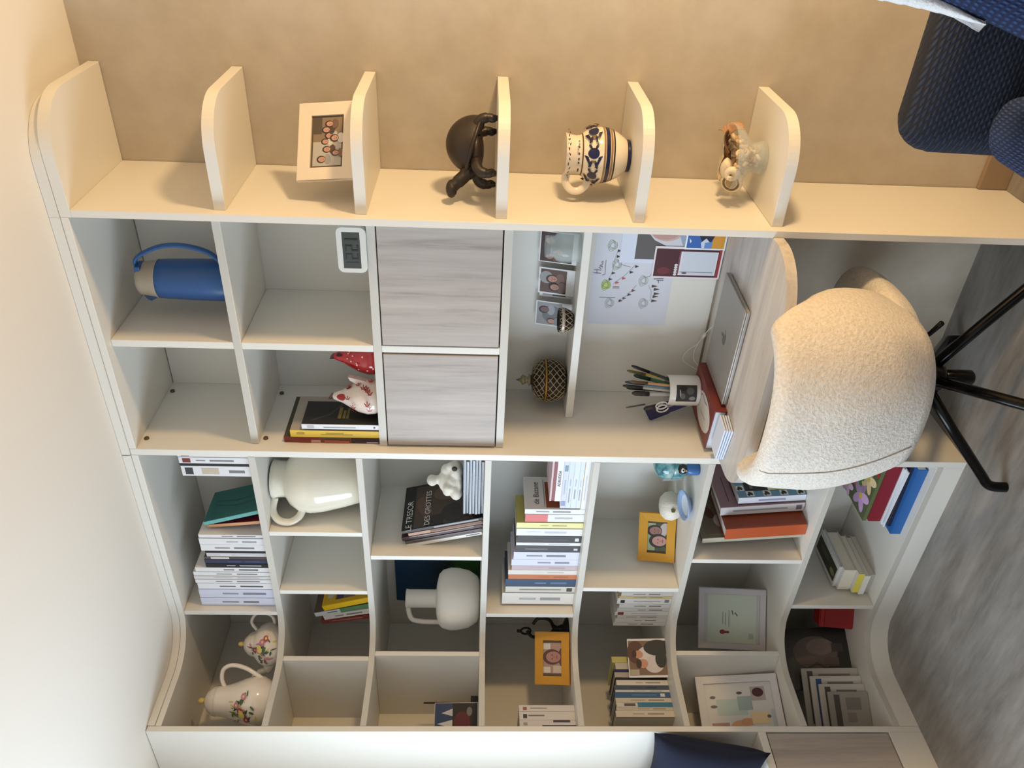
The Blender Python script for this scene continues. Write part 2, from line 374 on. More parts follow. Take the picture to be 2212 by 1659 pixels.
# top row, left of the desk: spines stand close to the shelf front
K = .061   # books were read off the photo at y=-.26, they stand at y=-.31
g = 'books on the top shelf of the corner bookcase'
r1 = [(-.831, -.847, 2.380, WH, 'slim white paperback', title(seed=1, patch=(40, 40, 42))), (-.849, -.873, 2.379, WH, 'white paperback with red label', title(seed=2, patch=(120, 44, 44))),
      (-.874, -.8825, 2.380, (26, 26, 28), 'thin black book', []), (-.883, -.923, 2.378, WH, 'thick white paperback with oval picture', [(.15, .84, .85, .95, (58, 58, 62)), (.2, .48, .8, .72, (196, 180, 160)), (.35, .12, .6, .34, GR)])]
X = lambda v: v+K
for i, (xa, xb, zt_, rgb, wd, sp) in enumerate(r1):
    book('%s on the top shelf, %s from the middle panel' % (wd, ORD[i]), g, (X((xa+xb)/2)-.004, -.31, 2.1764), xa-xb-.0008, zt_-2.176+.012, .125, rgb, spine=sp)
r1b = [(-1.177, -1.191, 2.378, WH, 'thin white paperback', title(seed=3)), (-1.195, -1.223, 2.380, WH, 'white paperback with pale lettering', title((150, 150, 156), 4)), (-1.2235, -1.252, 2.380, WH, 'white paperback with grey lettering', title(seed=5)),
       (-1.253, -1.261, 2.369, (34, 34, 40), 'thin dark grey book', []), (-1.262, -1.279, 2.367, (196, 194, 196), 'silver grey book', title((210, 210, 214), 6)), (-1.280, -1.291, 2.377, (84, 70, 70), 'brown book with cream label', [(.1, .62, .9, .9, (214, 208, 190))]),
       (-1.292, -1.312, 2.379, (44, 52, 78), 'dark blue book', title((70, 76, 110), 7)), (-1.314, -1.330, 2.378, (30, 30, 34), 'black book with white title', title((200, 200, 204), 8)), (-1.332, -1.352, 2.416, WH, 'tall white paperback with bold black title', title((50, 50, 54), 9)),
       (-1.354, -1.372, 2.426, WH, 'tall white paperback with long title line', title(seed=10)), (-1.374, -1.389, 2.427, WH2, 'slim tall white paperback', title((180, 170, 172), 11)), (-1.391, -1.409, 2.426, WH, 'tall white paperback with thin grey line', title(seed=12)),
       (-1.410, -1.438, 2.422, WH, 'tall white paperback with number near the head', title((70, 70, 76), 13)), (-1.440, -1.482, 2.424, LV, 'thick pale lavender paperback', title((130, 130, 146), 14)), (-1.484, -1.523, 2.425, LV, 'thick pale paperback beside the divider', title(seed=15))]
for i, (xa, xb, zt_, rgb, wd, sp) in enumerate(r1b):
    book('%s, %s right of the top divider' % (wd, ORD[len(r1b)-1-i]), g, (X((xa+xb)/2)-.0015, -.31, 2.1764), xa-xb-.0008, zt_-2.176+.012, .14, rgb, spine=sp)
book('teal hardback leaning on the top shelf over a burgundy book', g, (-1.035, -.285, 2.1775), .014, .205, .14, (100, 168, 164), rot=(0, math.radians(-17), 0), cover=(36, 98, 92),
     cover_art=[(rect(.02, .02, .125, .19), (34, 94, 88)), (stroke([(.06, .03), (.05, .1), (.07, .18)], .006), (28, 76, 74)), (stroke([(.085, .03), (.075, .1), (.09, .18)], .004), (28, 76, 74))])
book('burgundy book leaning behind the teal book on the top shelf', g, (-1.083, -.285, 2.1775), .012, .19, .14, (206, 152, 110), rot=(0, math.radians(-7), 0), cover=(104, 20, 40), cover_art=[(rect(.01, .12, .13, .185), (170, 130, 80)), (rect(.03, .05, .07, .09), (150, 60, 80))])
tk = thing('acrylic_bookend', 'clear pale green acrylic bookend behind the teal book', 'bookend', (-1.02, -.07, 2.1765))
GA = mat((206, 216, 200), .15, 0, 'pale_acrylic', trans=.6)
box('base', -.06, .06, -.05, .03, 0, .004, GA, tk); box('back', -.06, .06, .026, .030, .004, .17, GA, tk, .001, 1); tube('curl', spline([(-.05, .02, .15), (0, .01, .19), (.05, .02, .15)], 8), .006, GA, tk)

# row 4: long book row
g = 'books in the long row on the fourth shelf'
r4 = [(-.996, -1.017, 1.341, WH, 'white paperback beside the flat stack', title(seed=20)), (-1.019, -1.052, 1.338, WH, 'white book with coral red head', [(0, .62, 1, 1, (214, 108, 104)), (.4, .2, .6, .5, (180, 180, 186))]),
      (-1.057, -1.081, 1.365, (222, 218, 150), 'pale yellow book', title((176, 168, 110), 22)), (-1.084, -1.116, 1.364, WH, 'plain white book', title((190, 190, 194), 23)), (-1.117, -1.147, 1.360, (34, 33, 33), 'black book with white logo', [(.35, .2, .6, .75, (60, 58, 58)), (.2, .04, .7, .1, (210, 210, 210))]),
      (-1.148, -1.162, 1.362, WH, 'thin white book between two black books', title((186, 186, 190), 25)), (-1.162, -1.193, 1.364, (48, 44, 48), 'charcoal book', [(.35, .5, .6, .85, (100, 96, 98)), (.3, .04, .6, .1, (200, 200, 204))]), (-1.193, -1.229, 1.368, LV, 'lavender white book with grey title', title((120, 120, 132), 27)),
      (-1.229, -1.259, 1.374, LV, 'pale lavender book', title((120, 120, 140), 28)), (-1.259, -1.282, 1.372, (186, 170, 172), 'dusty pink book', title((170, 152, 156), 29)), (-1.282, -1.304, 1.383, (214, 208, 200), 'cream white book', title((190, 184, 176), 30)),
      (-1.304, -1.327, 1.382, (186, 108, 62), 'orange brown book', title((160, 88, 50), 31)), (-1.327, -1.364, 1.391, (46, 66, 94), 'navy blue book', title((84, 104, 134), 32)), (-1.365, -1.395, 1.389, (200, 196, 184), 'grey cream book with dark stamp', [(.4, .2, .6, .8, (130, 128, 124)), (.2, .04, .8, .12, (60, 60, 60))]),
      (-1.399, -1.457, 1.399, (218, 213, 206), 'thick cream white book', title((150, 148, 146), 34))]
for i, (xa, xb, zt_, rgb, wd, sp) in enumerate(r4):
    book('%s, %s from the right in the fourth shelf row' % (wd, ORD[i]), g, ((xa+xb)/2, -.30, 1.1474), xa-xb-.0008, zt_-1.147, .13 if i > 1 else .155, rgb, spine=sp,
         cover=(178, 168, 92) if i == 2 else None,
         cover_art=([(rect(.004, .002, .15, .190), (214, 210, 204)), (rect(.008, .02, .13, .125), (132, 62, 30)), (ell(.07, .05, .03, .05), (206, 160, 110)), (ell(.06, .065, .018, .026), (228, 196, 150)), (rect(.01, .128, .14, .131), (140, 138, 136))] if i == 0 else None))
for o in [c for c in bpy.data.objects if c.get('label', '').startswith('white paperback beside the flat stack')]:
    text('cover_title', 'de Bazane', .026, (70, 68, 70), (.0115, .075, .155), (PI/2, 0, PI/2), o)
# flat stack beside it, spines to the front
g = 'books lying flat in the stack on the fourth shelf'
z = 1.1474
flat = [(.018, .205, WH, 'white book with gold edge at the bottom'), (.013, .20, (208, 216, 228), 'pale blue white book second from the bottom'), (.017, .20, (212, 218, 232), 'white book third from the bottom'), (.016, .20, (206, 214, 228), 'pale blue book with grey title'), (.017, .20, LV, 'white book with blue label')]
for i, (th, L, rgb, wd) in enumerate(flat):
    sp = title((150, 156, 172), 40+i)
    if i == 4: sp = [(.1, .05, .9, .16, (140, 150, 190)), (.2, .78, .85, .9, (120, 150, 160)), (.4, .3, .6, .6, (170, 176, 186))]
    if i == 0: sp = [(.02, .0, .12, 1, (196, 160, 110)), (.45, .2, .6, .7, (190, 190, 196))]
    book('%s in the flat stack beside the panel' % wd, g, (-.790-L, -.30, z+th/2), th, L, .15, rgb, rot=(0, PI/2, 0), spine=sp); z += th+.0005
b = book('white book with bold black letters on the flat stack', g, (-.790-.165, -.305, z+.010), .019, .165, .14, (226, 222, 224), rot=(0, PI/2, 0)); z += .0195
text('spine_title', 'ADBUDDA', .0135, (44, 38, 44), (0, -.0006, .095), (PI/2, -PI/2, 0), b)
b = book('red paper folder on top of the flat stack', g, (-.790-.165, -.303, z+.005), .0095, .165, .14, (128, 32, 38), rot=(0, PI/2, 0)); z += .010
b = book('pale pink booklet topmost on the flat stack', g, (-.790-.168, -.301, z+.003), .006, .168, .14, (206, 176, 180), rot=(0, PI/2, 0))
# cubby right of desk centre: hens and books
g = 'books in the cubby with the ceramic hens'
book('black cover book with white spine beside the ceramic hen', g, (-.677, -.298, 1.7904), .0165, .226, .115, (220, 221, 226), cover=(28, 26, 24), spine=[(.3, .3, .5, .72, (150, 150, 156)), (.2, .84, .8, .93, (180, 182, 186)), ('e', .5, .06, .003, (50, 60, 60))],
     cover_art=[(rect(.003, .004, .112, .222), (26, 24, 22)), (stroke([(.02, .2), (.05, .15), (.1, .12)], .006), (58, 54, 50)), (rect(.025, .085, .028, .1), (60, 60, 60)), (rect(.03, .115, .085, .125), (120, 106, 50)), (rect(.03, .103, .07, .111), (120, 106, 50)), (rect(.03, .093, .08, .1), (110, 98, 60)), (ell(.085, .06, .02, .03), (70, 66, 60))])
book('yellow hardback beside the black book in the hen cubby', g, (-.704, -.298, 1.7904), .024, .262, .17, (222, 186, 52), spine=[(.35, .3, .5, .66, (170, 140, 40)), (.55, .4, .7, .6, (170, 140, 40)), (.4, .84, .7, .93, (170, 140, 40))], cover=(166, 158, 146))
book('multicoloured book with red and purple spine against the panel', g, (-.728, -.296, 1.7904), .0215, .283, .2, (120, 48, 36), cover=(64, 60, 34), spine=[(0, 0, 1, .3, (44, 24, 36)), (.6, .3, 1, .62, (90, 70, 40)), (0, .62, .5, .72, (190, 140, 120)), (0, .72, .6, .84, (130, 44, 30)), (0, .32, .5, .58, (160, 84, 60)), (.1, .02, .3, .14, (170, 150, 160))])

# row 2 corner cell: four leaning books
g = 'leaning books in the dark corner cubby'
for i, (x, y_, th, h, tilt, rgb, wd, sp, ca) in enumerate([
    (-1.475, -.270, .024, .178, 17, (226, 182, 26), 'yellow guide with photo cover leaning foremost', [], [(rect(.004, .004, .12, .174), (204, 160, 20)), (rect(.02, .055, .115, .13), (120, 96, 84)), (rect(.02, .1, .115, .125), (60, 52, 84)), (ell(.04, .15, .012, .012), (190, 180, 160))]),
    (-1.512, -.265, .020, .212, 15, (92, 138, 96), 'green book with white head leaning behind the yellow guide', [(0, .55, 1, 1, (206, 206, 212)), (.4, .6, .6, .78, (90, 92, 96))], None),
    (-1.545, -.262, .026, .180, 13, (216, 210, 202), 'white paperback leaning behind the green book', title((120, 116, 112), 53), None),
    (-1.580, -.258, .020, .190, 11, (124, 52, 46), 'dark red book leaning rearmost in the corner cubby', [(.4, .2, .6, .8, (170, 120, 106))], None)]):
    book(wd, g, (x, y_, 1.8625), th, h, .13, rgb, rot=(0, math.radians(-tilt), 0), spine=sp, cover_art=ca, cover=(90, 70, 60) if i == 1 else None)

# row 3: tall comic album and magazines, leaning left
g = 'albums leaning on the third shelf'
def lean3(i, x, th, h, d, rgb, wd, sp=(), cov=None, ca=None, yy=-.285):
    return book(wd, g, (x, yy, 1.4765), th, h, d, rgb, rot=(0, math.radians(-14.5), 0), spine=sp, cover=cov, cover_art=ca)
b = lean3(0, -1.056, .011, .272, .21, (40, 40, 42), 'black album with white title leaning behind the figurine', [(.2, .05, .8, .6, (150, 152, 156))], (26, 24, 22),
      [(rect(.002, .002, .206, .27), (24, 22, 20)), (rect(.004, .03, .2, .232), (70, 54, 44)), (ell(.1, .2, .05, .025, .3), (92, 70, 56)), (ell(.15, .12, .035, .05), (96, 74, 60)), (ell(.05, .09, .045, .05), (40, 33, 30)), (rect(.004, .13, .05, .19), (34, 30, 26)), (ell(.12, .06, .05, .03), (60, 46, 40))])
text('cover_title', 'LE TRESOR', .029, (214, 214, 210), (.0085, .062, .247), (PI/2, 0, PI/2), b)
text('cover_title', 'DES GROTTES', .026, (214, 214, 210), (.0085, .088, .185), (PI/2, 0, PI/2), b)
lean3(1, -1.072, .012, .250, .2, (176, 138, 112), 'tan brown magazine leaning under the black album', [(.2, .0, .9, .7, (120, 84, 66))])
lean3(2, -1.088, .014, .272, .2, (66, 30, 34), 'dark burgundy album leaning between magazines', [(.6, .1, .9, .9, (150, 140, 136)), (0, .8, .7, 1, (40, 16, 18))])
lean3(3, -1.106, .012, .262, .2, (96, 88, 88), 'grey brown magazine leaning beside the white magazine', [(.2, .1, .5, .9, (60, 50, 52))])
lean3(4, -1.122, .013, .272, .2, (222, 218, 210), 'white magazine leaning outermost', [(.3, .03, .7, .2, (110, 116, 122))])
# compact disc cases lying flat
for k in range(7):
    b = thing('disc_case', '%s compact disc case from the bottom of the stack under the figurine' % ORD[k], 'disc case', (-.925, -.215, 1.4754+k*.0094), (0, 0, .02*((k*37) % 5-2)), 'compact disc cases')
    cc = [(70, 74, 82), (96, 100, 108), (60, 62, 70), (110, 114, 122), (74, 78, 88), (90, 92, 100), (66, 70, 80)][k]
    box('case', -.115, .115, -.066, .066, 0, .0088, mat(cc, .25), b, .0006, 1)
    art('spine_strip', [(rect(-.112, .0015, .112, .0042), (190, 194, 200)), (rect(-.08+.01*k, .0052, .03+.008*k, .0075), (150, 154, 164))], b, -.066)

# row 6 books beside the panel
g = 'books beside the panel on the sixth shelf'
sh = [(rect(0, 0, .17, .225), (98, 134, 160))]
for a in range(6):
    for c_ in range(8):
        if (a in (0, 5) or c_ in (0, 7)) and (a+c_) % 2 == 0:
            xx, zz = .004+a*.028, .002+c_*.028; sh += [(rect(xx, zz, xx+.026, zz+.026), (206, 204, 198)), (ell(xx+.014, zz+.012, .010, .006, .7), (22, 22, 24)), (ell(xx+.008, zz+.019, .006, .004, .4), (30, 30, 32))]
sh += [(rect(.03, .12, .135, .195), (24, 23, 22)), (rect(.04, .168, .125, .178), (100, 96, 92)), (rect(.05, .14, .11, .155), (120, 116, 110)), (rect(.03, .03, .135, .12), (220, 214, 150)), (ell(.06, .07, .02, .045, .3), (40, 36, 32)), (ell(.1, .06, .02, .03), (70, 40, 36)), (ell(.05, .1, .009, .009), (36, 30, 26))]
book('blue tile patterned book leaning in front of the mauve book', g, (-.992, -.232, .4025), .026, .225, .17, (214, 216, 226), rot=(0, math.radians(-5), 0), spine=[(.3, .3, .6, .7, (150, 150, 180))], cover_art=sh)
book('mauve hardback between the tile book and the orange binder', g, (-1.024, -.242, .4025), .034, .280, .235, (206, 200, 200), rot=(0, math.radians(-6), 0), spine=[(.4, .2, .6, .85, (150, 144, 146)), (.2, .03, .8, .1, (110, 100, 104))], cover=(140, 108, 116), cover_art=[(rect(.03, .245, .15, .248), (70, 48, 56)), (rect(.05, .2, .13, .225), (98, 70, 80)), (rect(.08, .14, .1, .2), (104, 76, 86))])
book('orange binder box standing on the sixth shelf', g, (-1.072, -.300, .4025), .046, .268, .22, (184, 84, 42), rot=(0, math.radians(-6), 0), cover=(146, 64, 30), cover_art=[(rect(.01, .006, .215, .262), (134, 58, 28))], pages=mat((222, 214, 212), .8))
book('tall beige patterned album behind the orange binder', g, (-1.112, -.285, .4025), .020, .335, .27, (186, 178, 156), rot=(0, math.radians(-6), 0), cover=(120, 110, 92), cover_art=[(rect(.02, .02, .25, .32), (112, 98, 82)), (ell(.08, .26, .03, .02), (180, 172, 160)), (ell(.05, .2, .02, .04, .5), (110, 50, 40)), (ell(.12, .29, .03, .015, .3), (90, 46, 36))])

# row 7: flat folders, flat paperbacks, red box, magazines, newspapers
g = 'folders lying flat on the lowest shelf'
def folder(wd, x0, x1, y0, y1, z0, th, rgb, nm='folder', bev=.002, cat='folder', rz=0, grp=g):
    b = thing(nm, wd, cat, ((x0+x1)/2, (y0+y1)/2, z0), (0, 0, rz), grp); hx, hy = abs(x1-x0)/2, abs(y1-y0)/2
    m = mat(rgb, .4); k = min(.003, th*.2)
    bm = bmesh.new(); bx(bm, -hx, hx, -hy, hy, 0, k); bx(bm, -hx, hx, -hy, hy, th-k, th); bx(bm, -hx, hx, -hy, -hy+.003, k, th-k); from_bm('cover', bm, m, b)
    bm = bmesh.new(); bx(bm, -hx+.003, hx-.003, -hy+.003, hy-.004, k, th-k); from_bm('sheets', bm, PAPER, b); return b
folder('bright blue folder at the bottom of the stack by the chair', -1.08, -.80, -.308, -.05, .0865, .034, (32, 98, 168))
folder('black edged folder on the blue folder', -1.06, -.80, -.292, -.05, .121, .010, (20, 20, 44), rz=.03)
b = thing('paper_sheaf', 'loose sheaf of white papers under the red folder', 'papers', (-.94, -.17, .1315)); 
for k in range(4): box('sheet_bundle', -.13+.004*k, .12+.003*(k % 2), -.118+.003*((k*3) % 4), .1, .005*k, .005*k+.0045, PAPER, b, .0008, 1).rotation_euler = (0, 0, .02*(k-2))
b = folder('dark red folder under the floral album', -1.05, -.80, -.280, -.05, .1525, .040, (134, 24, 44))
b = folder('floral covered album topmost on the folders', -1.06, -.80, -.268, -.03, .193, .012, (96, 110, 70), nm='album', cat='album')
fl = [(rect(-.128, -.117, .128, .117), (92, 100, 66))]
for (x, y_, rr, c1) in ((-.07, -.06, .055, (196, 160, 200)), (.01, -.07, .05, (222, 196, 150)), (.06, -.02, .05, (196, 44, 64)), (-.03, .02, .045, (206, 70, 92)), (.09, -.09, .04, (190, 40, 52)), (-.1, .03, .04, (214, 180, 206)), (.04, .07, .045, (90, 140, 80)), (-.02, -.02, .03, (66, 120, 60))):
    for k in range(5): fl.append((ell(x+rr*.5*math.cos(k*1.257), y_+rr*.5*math.sin(k*1.257), rr*.55, rr*.3, k*1.257, 14), shade(c1, .85+.08*k)))
    fl.append((ell(x, y_, rr*.2, rr*.2, 0, 12), (230, 200, 90)))
o = art('cover_print', fl, b, 0); o.rotation_euler = (-PI/2, 0, 0); o.location = (0, 0, .012)
g = 'paperbacks lying flat on the lowest shelf'
z = .0865
for i, (th, x0, x1, y0, rgb, wd) in enumerate([(.022, -1.405, -1.31, -.280, (186, 182, 174), 'grey white paperback at the bottom of the flat pile beside the divider'), (.020, -1.40, -1.305, -.292, (228, 226, 214), 'white paperback second from the bottom of the pile beside the divider'), (.022, -1.395, -1.30, -.288, (226, 212, 92), 'yellow spined paperback in the pile beside the divider'), (.044, -1.400, -1.30, -.270, (224, 216, 196), 'thick cream paperback in the pile beside the divider')]):
    b = book(wd, g, (x0, (y0), z+th/2), th, x1-x0, .19, rgb, rot=(0, PI/2, 0), cover=(208, 204, 198)); z += th+.0006
b = folder('dark photo covered paperback topmost on the pile by the divider', -1.40, -1.30, -.255, -.07, z, .012, (206, 202, 196), nm='book', cat='book', grp=g)
o = art('cover_print', [(rect(-.035, -.085, .03, .085), (40, 38, 26)), (ell(-.01, -.06, .012, .02), (120, 116, 70)), (ell(.005, .02, .014, .04), (60, 62, 40))], b, 0); o.rotation_euler = (-PI/2, 0, 0); o.location = (0, 0, .012)
rb = thing('red_box', 'red tapered cardboard box standing in the dark lowest corner', 'box', (-1.56, -.235, .0866), (0, 0, math.radians(28)))
bm = bmesh.new(); bx(bm, -.062, .062, -.03, .03, 0, .128)
for v in bm.verts:
    if v.co.z > .1: v.co.x *= .82; v.co.y *= .9
bmesh.ops.bevel(bm, geom=list(bm.edges), offset=.004, segments=2, affect='EDGES'); from_bm('body', bm, mat((150, 24, 26), .35), rb); art('front_panel', [(rect(-.045, .02, .045, .11), (140, 20, 24))], rb, -.0305)
g = 'magazines in the lowest corner'
for i, (x, y_, rz, wd, rgb) in enumerate([(-1.700, -.335, 62, 'black magazine with photo of ruins leaning in the lowest corner', (22, 20, 20)), (-1.722, -.322, 63, 'dark magazine behind the ruin photo magazine', (44, 40, 38))]):
    b = thing('magazine', wd, 'magazine', (x, y_, .0868), (math.radians(-16), 0, math.radians(rz)), g)
    box('pages', -.11, .11, 0, .008, .001, .265, mat((190, 184, 176), .6), b); box('cover', -.111, .111, -.0015, 0, 0, .267, mat(rgb, .3), b)
    if i == 0: art('cover_print', [(ell(.02, .12, .06, .08), (96, 82, 76)), (ell(.04, .1, .03, .05), (120, 104, 96)), (rect(-.1, .2, .02, .206), (70, 66, 64)), (stroke([(-.05, .06), (-.02, .12), (-.06, .2)], .01), (60, 52, 48)), (rect(-.03, .04, .0, .09), (84, 72, 66)), (rect(.02, .02, .05, .06), (60, 52, 48))], b, -.0015)
for i, (yy, lean, rgb, wd) in enumerate([(-.48, -12, (190, 186, 178), 'folded newspaper leaning in front of the magazines'), (-.513, -11, (58, 84, 130), 'newspaper with blue banner leaning at the end panel'), (-.546, -10, (200, 198, 192), 'folded grey newspaper next to the end panel'), (-.578, -9, (160, 158, 152), 'newspaper standing closest to the end panel')]):
    b = thing('newspaper', wd, 'newspaper', (-1.735, yy, .0868), (math.radians(lean), 0, math.radians(58)), 'newspapers in the lowest corner')
    box('folded_sheets', -.10, .10, 0, .012, 0, .20-.02*i, mat(shade(rgb, .95) if i != 1 else (200, 198, 194), .8), b, .003, 2)
    art('print', [(rect(-.09, .16-.02*i, .09, .18-.02*i), (70, 66, 66) if i != 1 else (40, 74, 140)), (rect(-.09, .05, -.02, .14-.02*i), (150, 130, 122)), (rect(.0, .05, .03, .14-.02*i), (130, 126, 122)), (rect(.04, .03, .08, .14-.02*i), (120, 116, 112)), (rect(-.09, .02, -.02, .04), (120, 116, 112))], b, -.0002)

# row 5 corner: old paperbacks, along the back then round to the left wall
g = 'old paperbacks in the corner of the fifth shelf'
xs = -1.352; cw = [(.018, (206, 200, 192)), (.030, (200, 192, 184)), (.020, (196, 188, 180)), (.012, (196, 172, 110)), (.030, (206, 200, 192)), (.022, (200, 194, 186)), (.020, (190, 184, 176)), (.020, (204, 198, 190)), (.017, (196, 190, 182)), (.021, (208, 202, 194)), (.020, (202, 196, 188))]
names5 = ['grey white paperback beside the divider', 'thick worn paperback', 'worn grey paperback', 'thin tan paperback', 'white paperback with black emblem', 'cream paperback', 'faded paperback', 'paperback with red letters', 'slim cream paperback', 'white paperback', 'paperback at the inner corner']
for i, (th, rgb) in enumerate(cw):
    sp = title((120, 112, 106), 60+i)
    if i == 4: sp = [(.2, .86, .7, .94, (30, 30, 30)), (.3, .04, .8, .12, (110, 110, 116)), (.45, .2, .55, .7, (150, 146, 140))]
    if i == 7: sp = [(.1, .84, .9, .95, (120, 40, 44)), (.45, .2, .55, .7, (150, 146, 140))]
    book('%s, %s left of the divider on the fifth shelf' % (names5[i], ORD[i]), g, (xs-th/2, -.292, .7954), th-.0008, .188+.006*math.sin(i*2.1), .14, rgb, spine=sp); xs -= th
ys = -.335
cb = [(.026, (206, 204, 132), 'pale green paperback', .19), (.028, (204, 198, 190), 'white paperback behind the wedding photo', .18), (.012, (48, 52, 92), 'thin dark blue book', .19), (.022, (176, 168, 160), 'grey book', .188), (.010, (48, 40, 38), 'thin black book', .188), (.022, (214, 208, 200), 'white book with curly title', .186), (.018, (72, 84, 96), 'slate blue book', .196), (.010, (204, 200, 196), 'thin white book', .194), (.022, (60, 92, 132), 'blue book with white stamp', .198), (.018, (200, 188, 170), 'cream book', .198), (.018, (60, 118, 146), 'teal spined book', .198), (.014, (190, 180, 164), 'thin beige book', .20), (.024, (204, 194, 176), 'cream book against the end panel', .204)]
for i, (th, rgb, wd, h) in enumerate(cb):
    sp = title(shade(rgb, .7), 80+i)
    if i == 10: sp = [(0, .62, 1, 1, (206, 198, 186)), (.2, .66, .8, .86, (90, 84, 80))]
    if i == 8: sp = [(.2, .1, .8, .18, (206, 208, 210)), (.4, .25, .6, .7, (100, 130, 160))]
    book('%s, %s along the left wall on the fifth shelf' % (wd, ORD[i]), g, (-1.705, ys-th/2, .7954), th-.0008, h, .14, rgb, rot=(0, 0, PI/2), spine=sp); ys -= th
# three magazines at the left of row 4
g = 'three white paperbacks at the end panel'
ys = -.558
for i, (th, sp, wd) in enumerate([(.024, [(.2, .86, .7, .93, (150, 90, 80)), (.4, .5, .6, .8, (150, 146, 144))], 'white paperback with red emblem, innermost of three by the end panel'), (.032, [(.2, .86, .7, .93, (60, 60, 60)), (.45, .55, .6, .84, (110, 106, 104))], 'thick white paperback with black emblem, middle of three by the end panel'), (.028, [(0, .0, .35, .6, (70, 66, 84)), (.3, .86, .7, .93, (150, 146, 144)), (.7, .1, 1, .4, (60, 58, 70))], 'white and dark striped paperback, outermost of three by the end panel')]):
    book(wd, g, (-1.668, ys-th/2, 1.1474), th-.001, .190, .14, (206, 200, 196), rot=(0, 0, PI/2), spine=sp); ys -= th

# ------------------------------------------------------------------ picture frames and photographs
SKIN = (188, 146, 128)
def frame(name, label, loc, rot, w_, h_, bw, dep, rgb, shapes, mount=None, strut=True, rough=.45, group=None, glass=True):
    th_ = abs(rot[0]); loc = (loc[0], loc[1], loc[2]+dep*math.sin(th_)+w_/2*abs(math.sin(rot[1]))+.0004)
    f = thing(name, label, 'picture frame', loc, rot, group); m = mat(rgb, rough)
    bm = bmesh.new(); hw = w_/2
    O = [(-hw, 0), (hw, 0), (hw, h_), (-hw, h_)]; I = [(-hw+bw, bw), (hw-bw, bw), (hw-bw, h_-bw), (-hw+bw, h_-bw)]
    vo = [bm.verts.new((x, 0, z)) for x, z in O]; vi = [bm.verts.new((x, 0.002, z)) for x, z in I]; vb = [bm.verts.new((x, dep, z)) for x, z in O]; vj = [bm.verts.new((x, dep, z)) for x, z in I]
    for i in range(4):
        j = (i+1) % 4; bm.faces.new((vo[i], vo[j], vi[j], vi[i])); bm.faces.new((vo[i], vo[j], vb[j], vb[i])); bm.faces.new((vi[i], vi[j], vj[j], vj[i])); bm.faces.new((vb[i], vb[j], vj[j], vj[i]))
    bmesh.ops.bevel(bm, geom=[e for e in bm.edges if e.calc_length() > .03 and all(abs(v.co.y) < 1e-5 for v in e.verts)], offset=.0015, segments=2, affect='EDGES')
    from_bm('moulding', bm, m, f)
    box('backing', -hw+bw*.6, hw-bw*.6, dep*.62, dep*.95, bw*.6, h_-bw*.6, mat((96, 84, 70), .8), f)
    if mount: art('mount', [(rect(-hw+bw*.9, bw*.9, hw-bw*.9, h_-bw*.9), mount)], f, dep*.6)
    o = art('picture', shapes, f, dep*.6-.0006); 
    if strut:
        yb = dep+.20*h_; zb = yb*math.tan(th_)-dep*math.tan(th_); q0 = Vector((0, yb, zb+.001)); q1 = Vector((0, dep+.003, h_*.7)); L_ = (q1-q0).length
        s = box('strut', -.014, .014, -.0015, .0015, 0, L_, mat((60, 52, 44), .8), f); s.location = q0; s.rotation_euler = (math.atan2(q0.y-q1.y, q1.z-q0.z), 0, 0)
    return f
def portrait(cx, cz, s, hair=(50, 38, 34), skin=SKIN, top=(90, 90, 96)):
    return [(ell(cx, cz-s*1.25, s*1.1, s*.75), top), (ell(cx, cz+s*.12, s*.78, s*.98), hair), (ell(cx, cz-.02*s, s*.56, s*.78), skin), (ell(cx-s*.2, cz+s*.12, s*.09, s*.05), (60, 44, 40)), (ell(cx+s*.2, cz+s*.12, s*.09, s*.05), (60, 44, 40)), (ell(cx, cz-s*.1, s*.06, s*.16), shade(skin, .88)), (ell(cx, cz-s*.38, s*.2, s*.06), (140, 84, 80))]
tl = math.radians(-12)
# white frame on the open shelf
sh = [(rect(-.062, .038, .062, .112), (176, 172, 164)), (rect(-.0, .038, .062, .112), (130, 112, 92)), (rect(.02, .09, .062, .112), (80, 70, 60))]
for (x, z, s, c_) in ((-.045, .088, .012, (150, 150, 152)), (-.02, .075, .011, (90, 66, 56)), (.0, .08, .010, (196, 190, 184)), (.015, .07, .011, (180, 170, 160)), (.03, .078, .011, (70, 60, 54)), (.045, .07, .011, (110, 86, 76)), (.008, .055, .012, (206, 200, 196)), (-.03, .052, .010, (120, 92, 80))): sh += portrait(x, z, s, top=c_)
sh += [(rect(-.07, .0305, .07, .038), (206, 198, 186))]
frame('framed_photo', 'white frame with a group photograph on the open end shelf', (.150, -.205, 1.8128), (tl, 0, math.radians(41)), .200, .150, .033, .012, (226, 214, 196), sh[:-1])
YEL = (206, 148, 26)
# yellow frame, two faces
sh = [(rect(-.049, .026, .049, .1), (70, 84, 50)), (rect(-.049, .07, .049, .1), (150, 164, 130))]+portrait(.022, .07, .027, (40, 30, 30), (150, 108, 98), (190, 180, 176))+portrait(-.014, .056, .032, (46, 34, 32), (188, 142, 132), (52, 60, 40))
frame('framed_photo', 'yellow frame with two smiling faces on the fifth shelf', (-1.222, -.205, .7956), (tl, 0, math.radians(28)), .176, .128, .031, .013, YEL, sh)
sh = [(rect(-.052, .026, .052, .098), (170, 140, 124)), (rect(-.05, .07, -.03, .096), (210, 200, 190)), (rect(.03, .07, .05, .098), (206, 200, 196)), (rect(-.05, .028, -.026, .06), (196, 180, 166))]+portrait(.004, .060, .034, (84, 58, 52), (170, 124, 116), (96, 70, 66))
frame('framed_photo', 'yellow frame with one face on the dark corner shelf', (-1.640, -.392, 1.1477), (tl, 0, math.radians(49)), .182, .126, .030, .013, (196, 140, 24), sh)
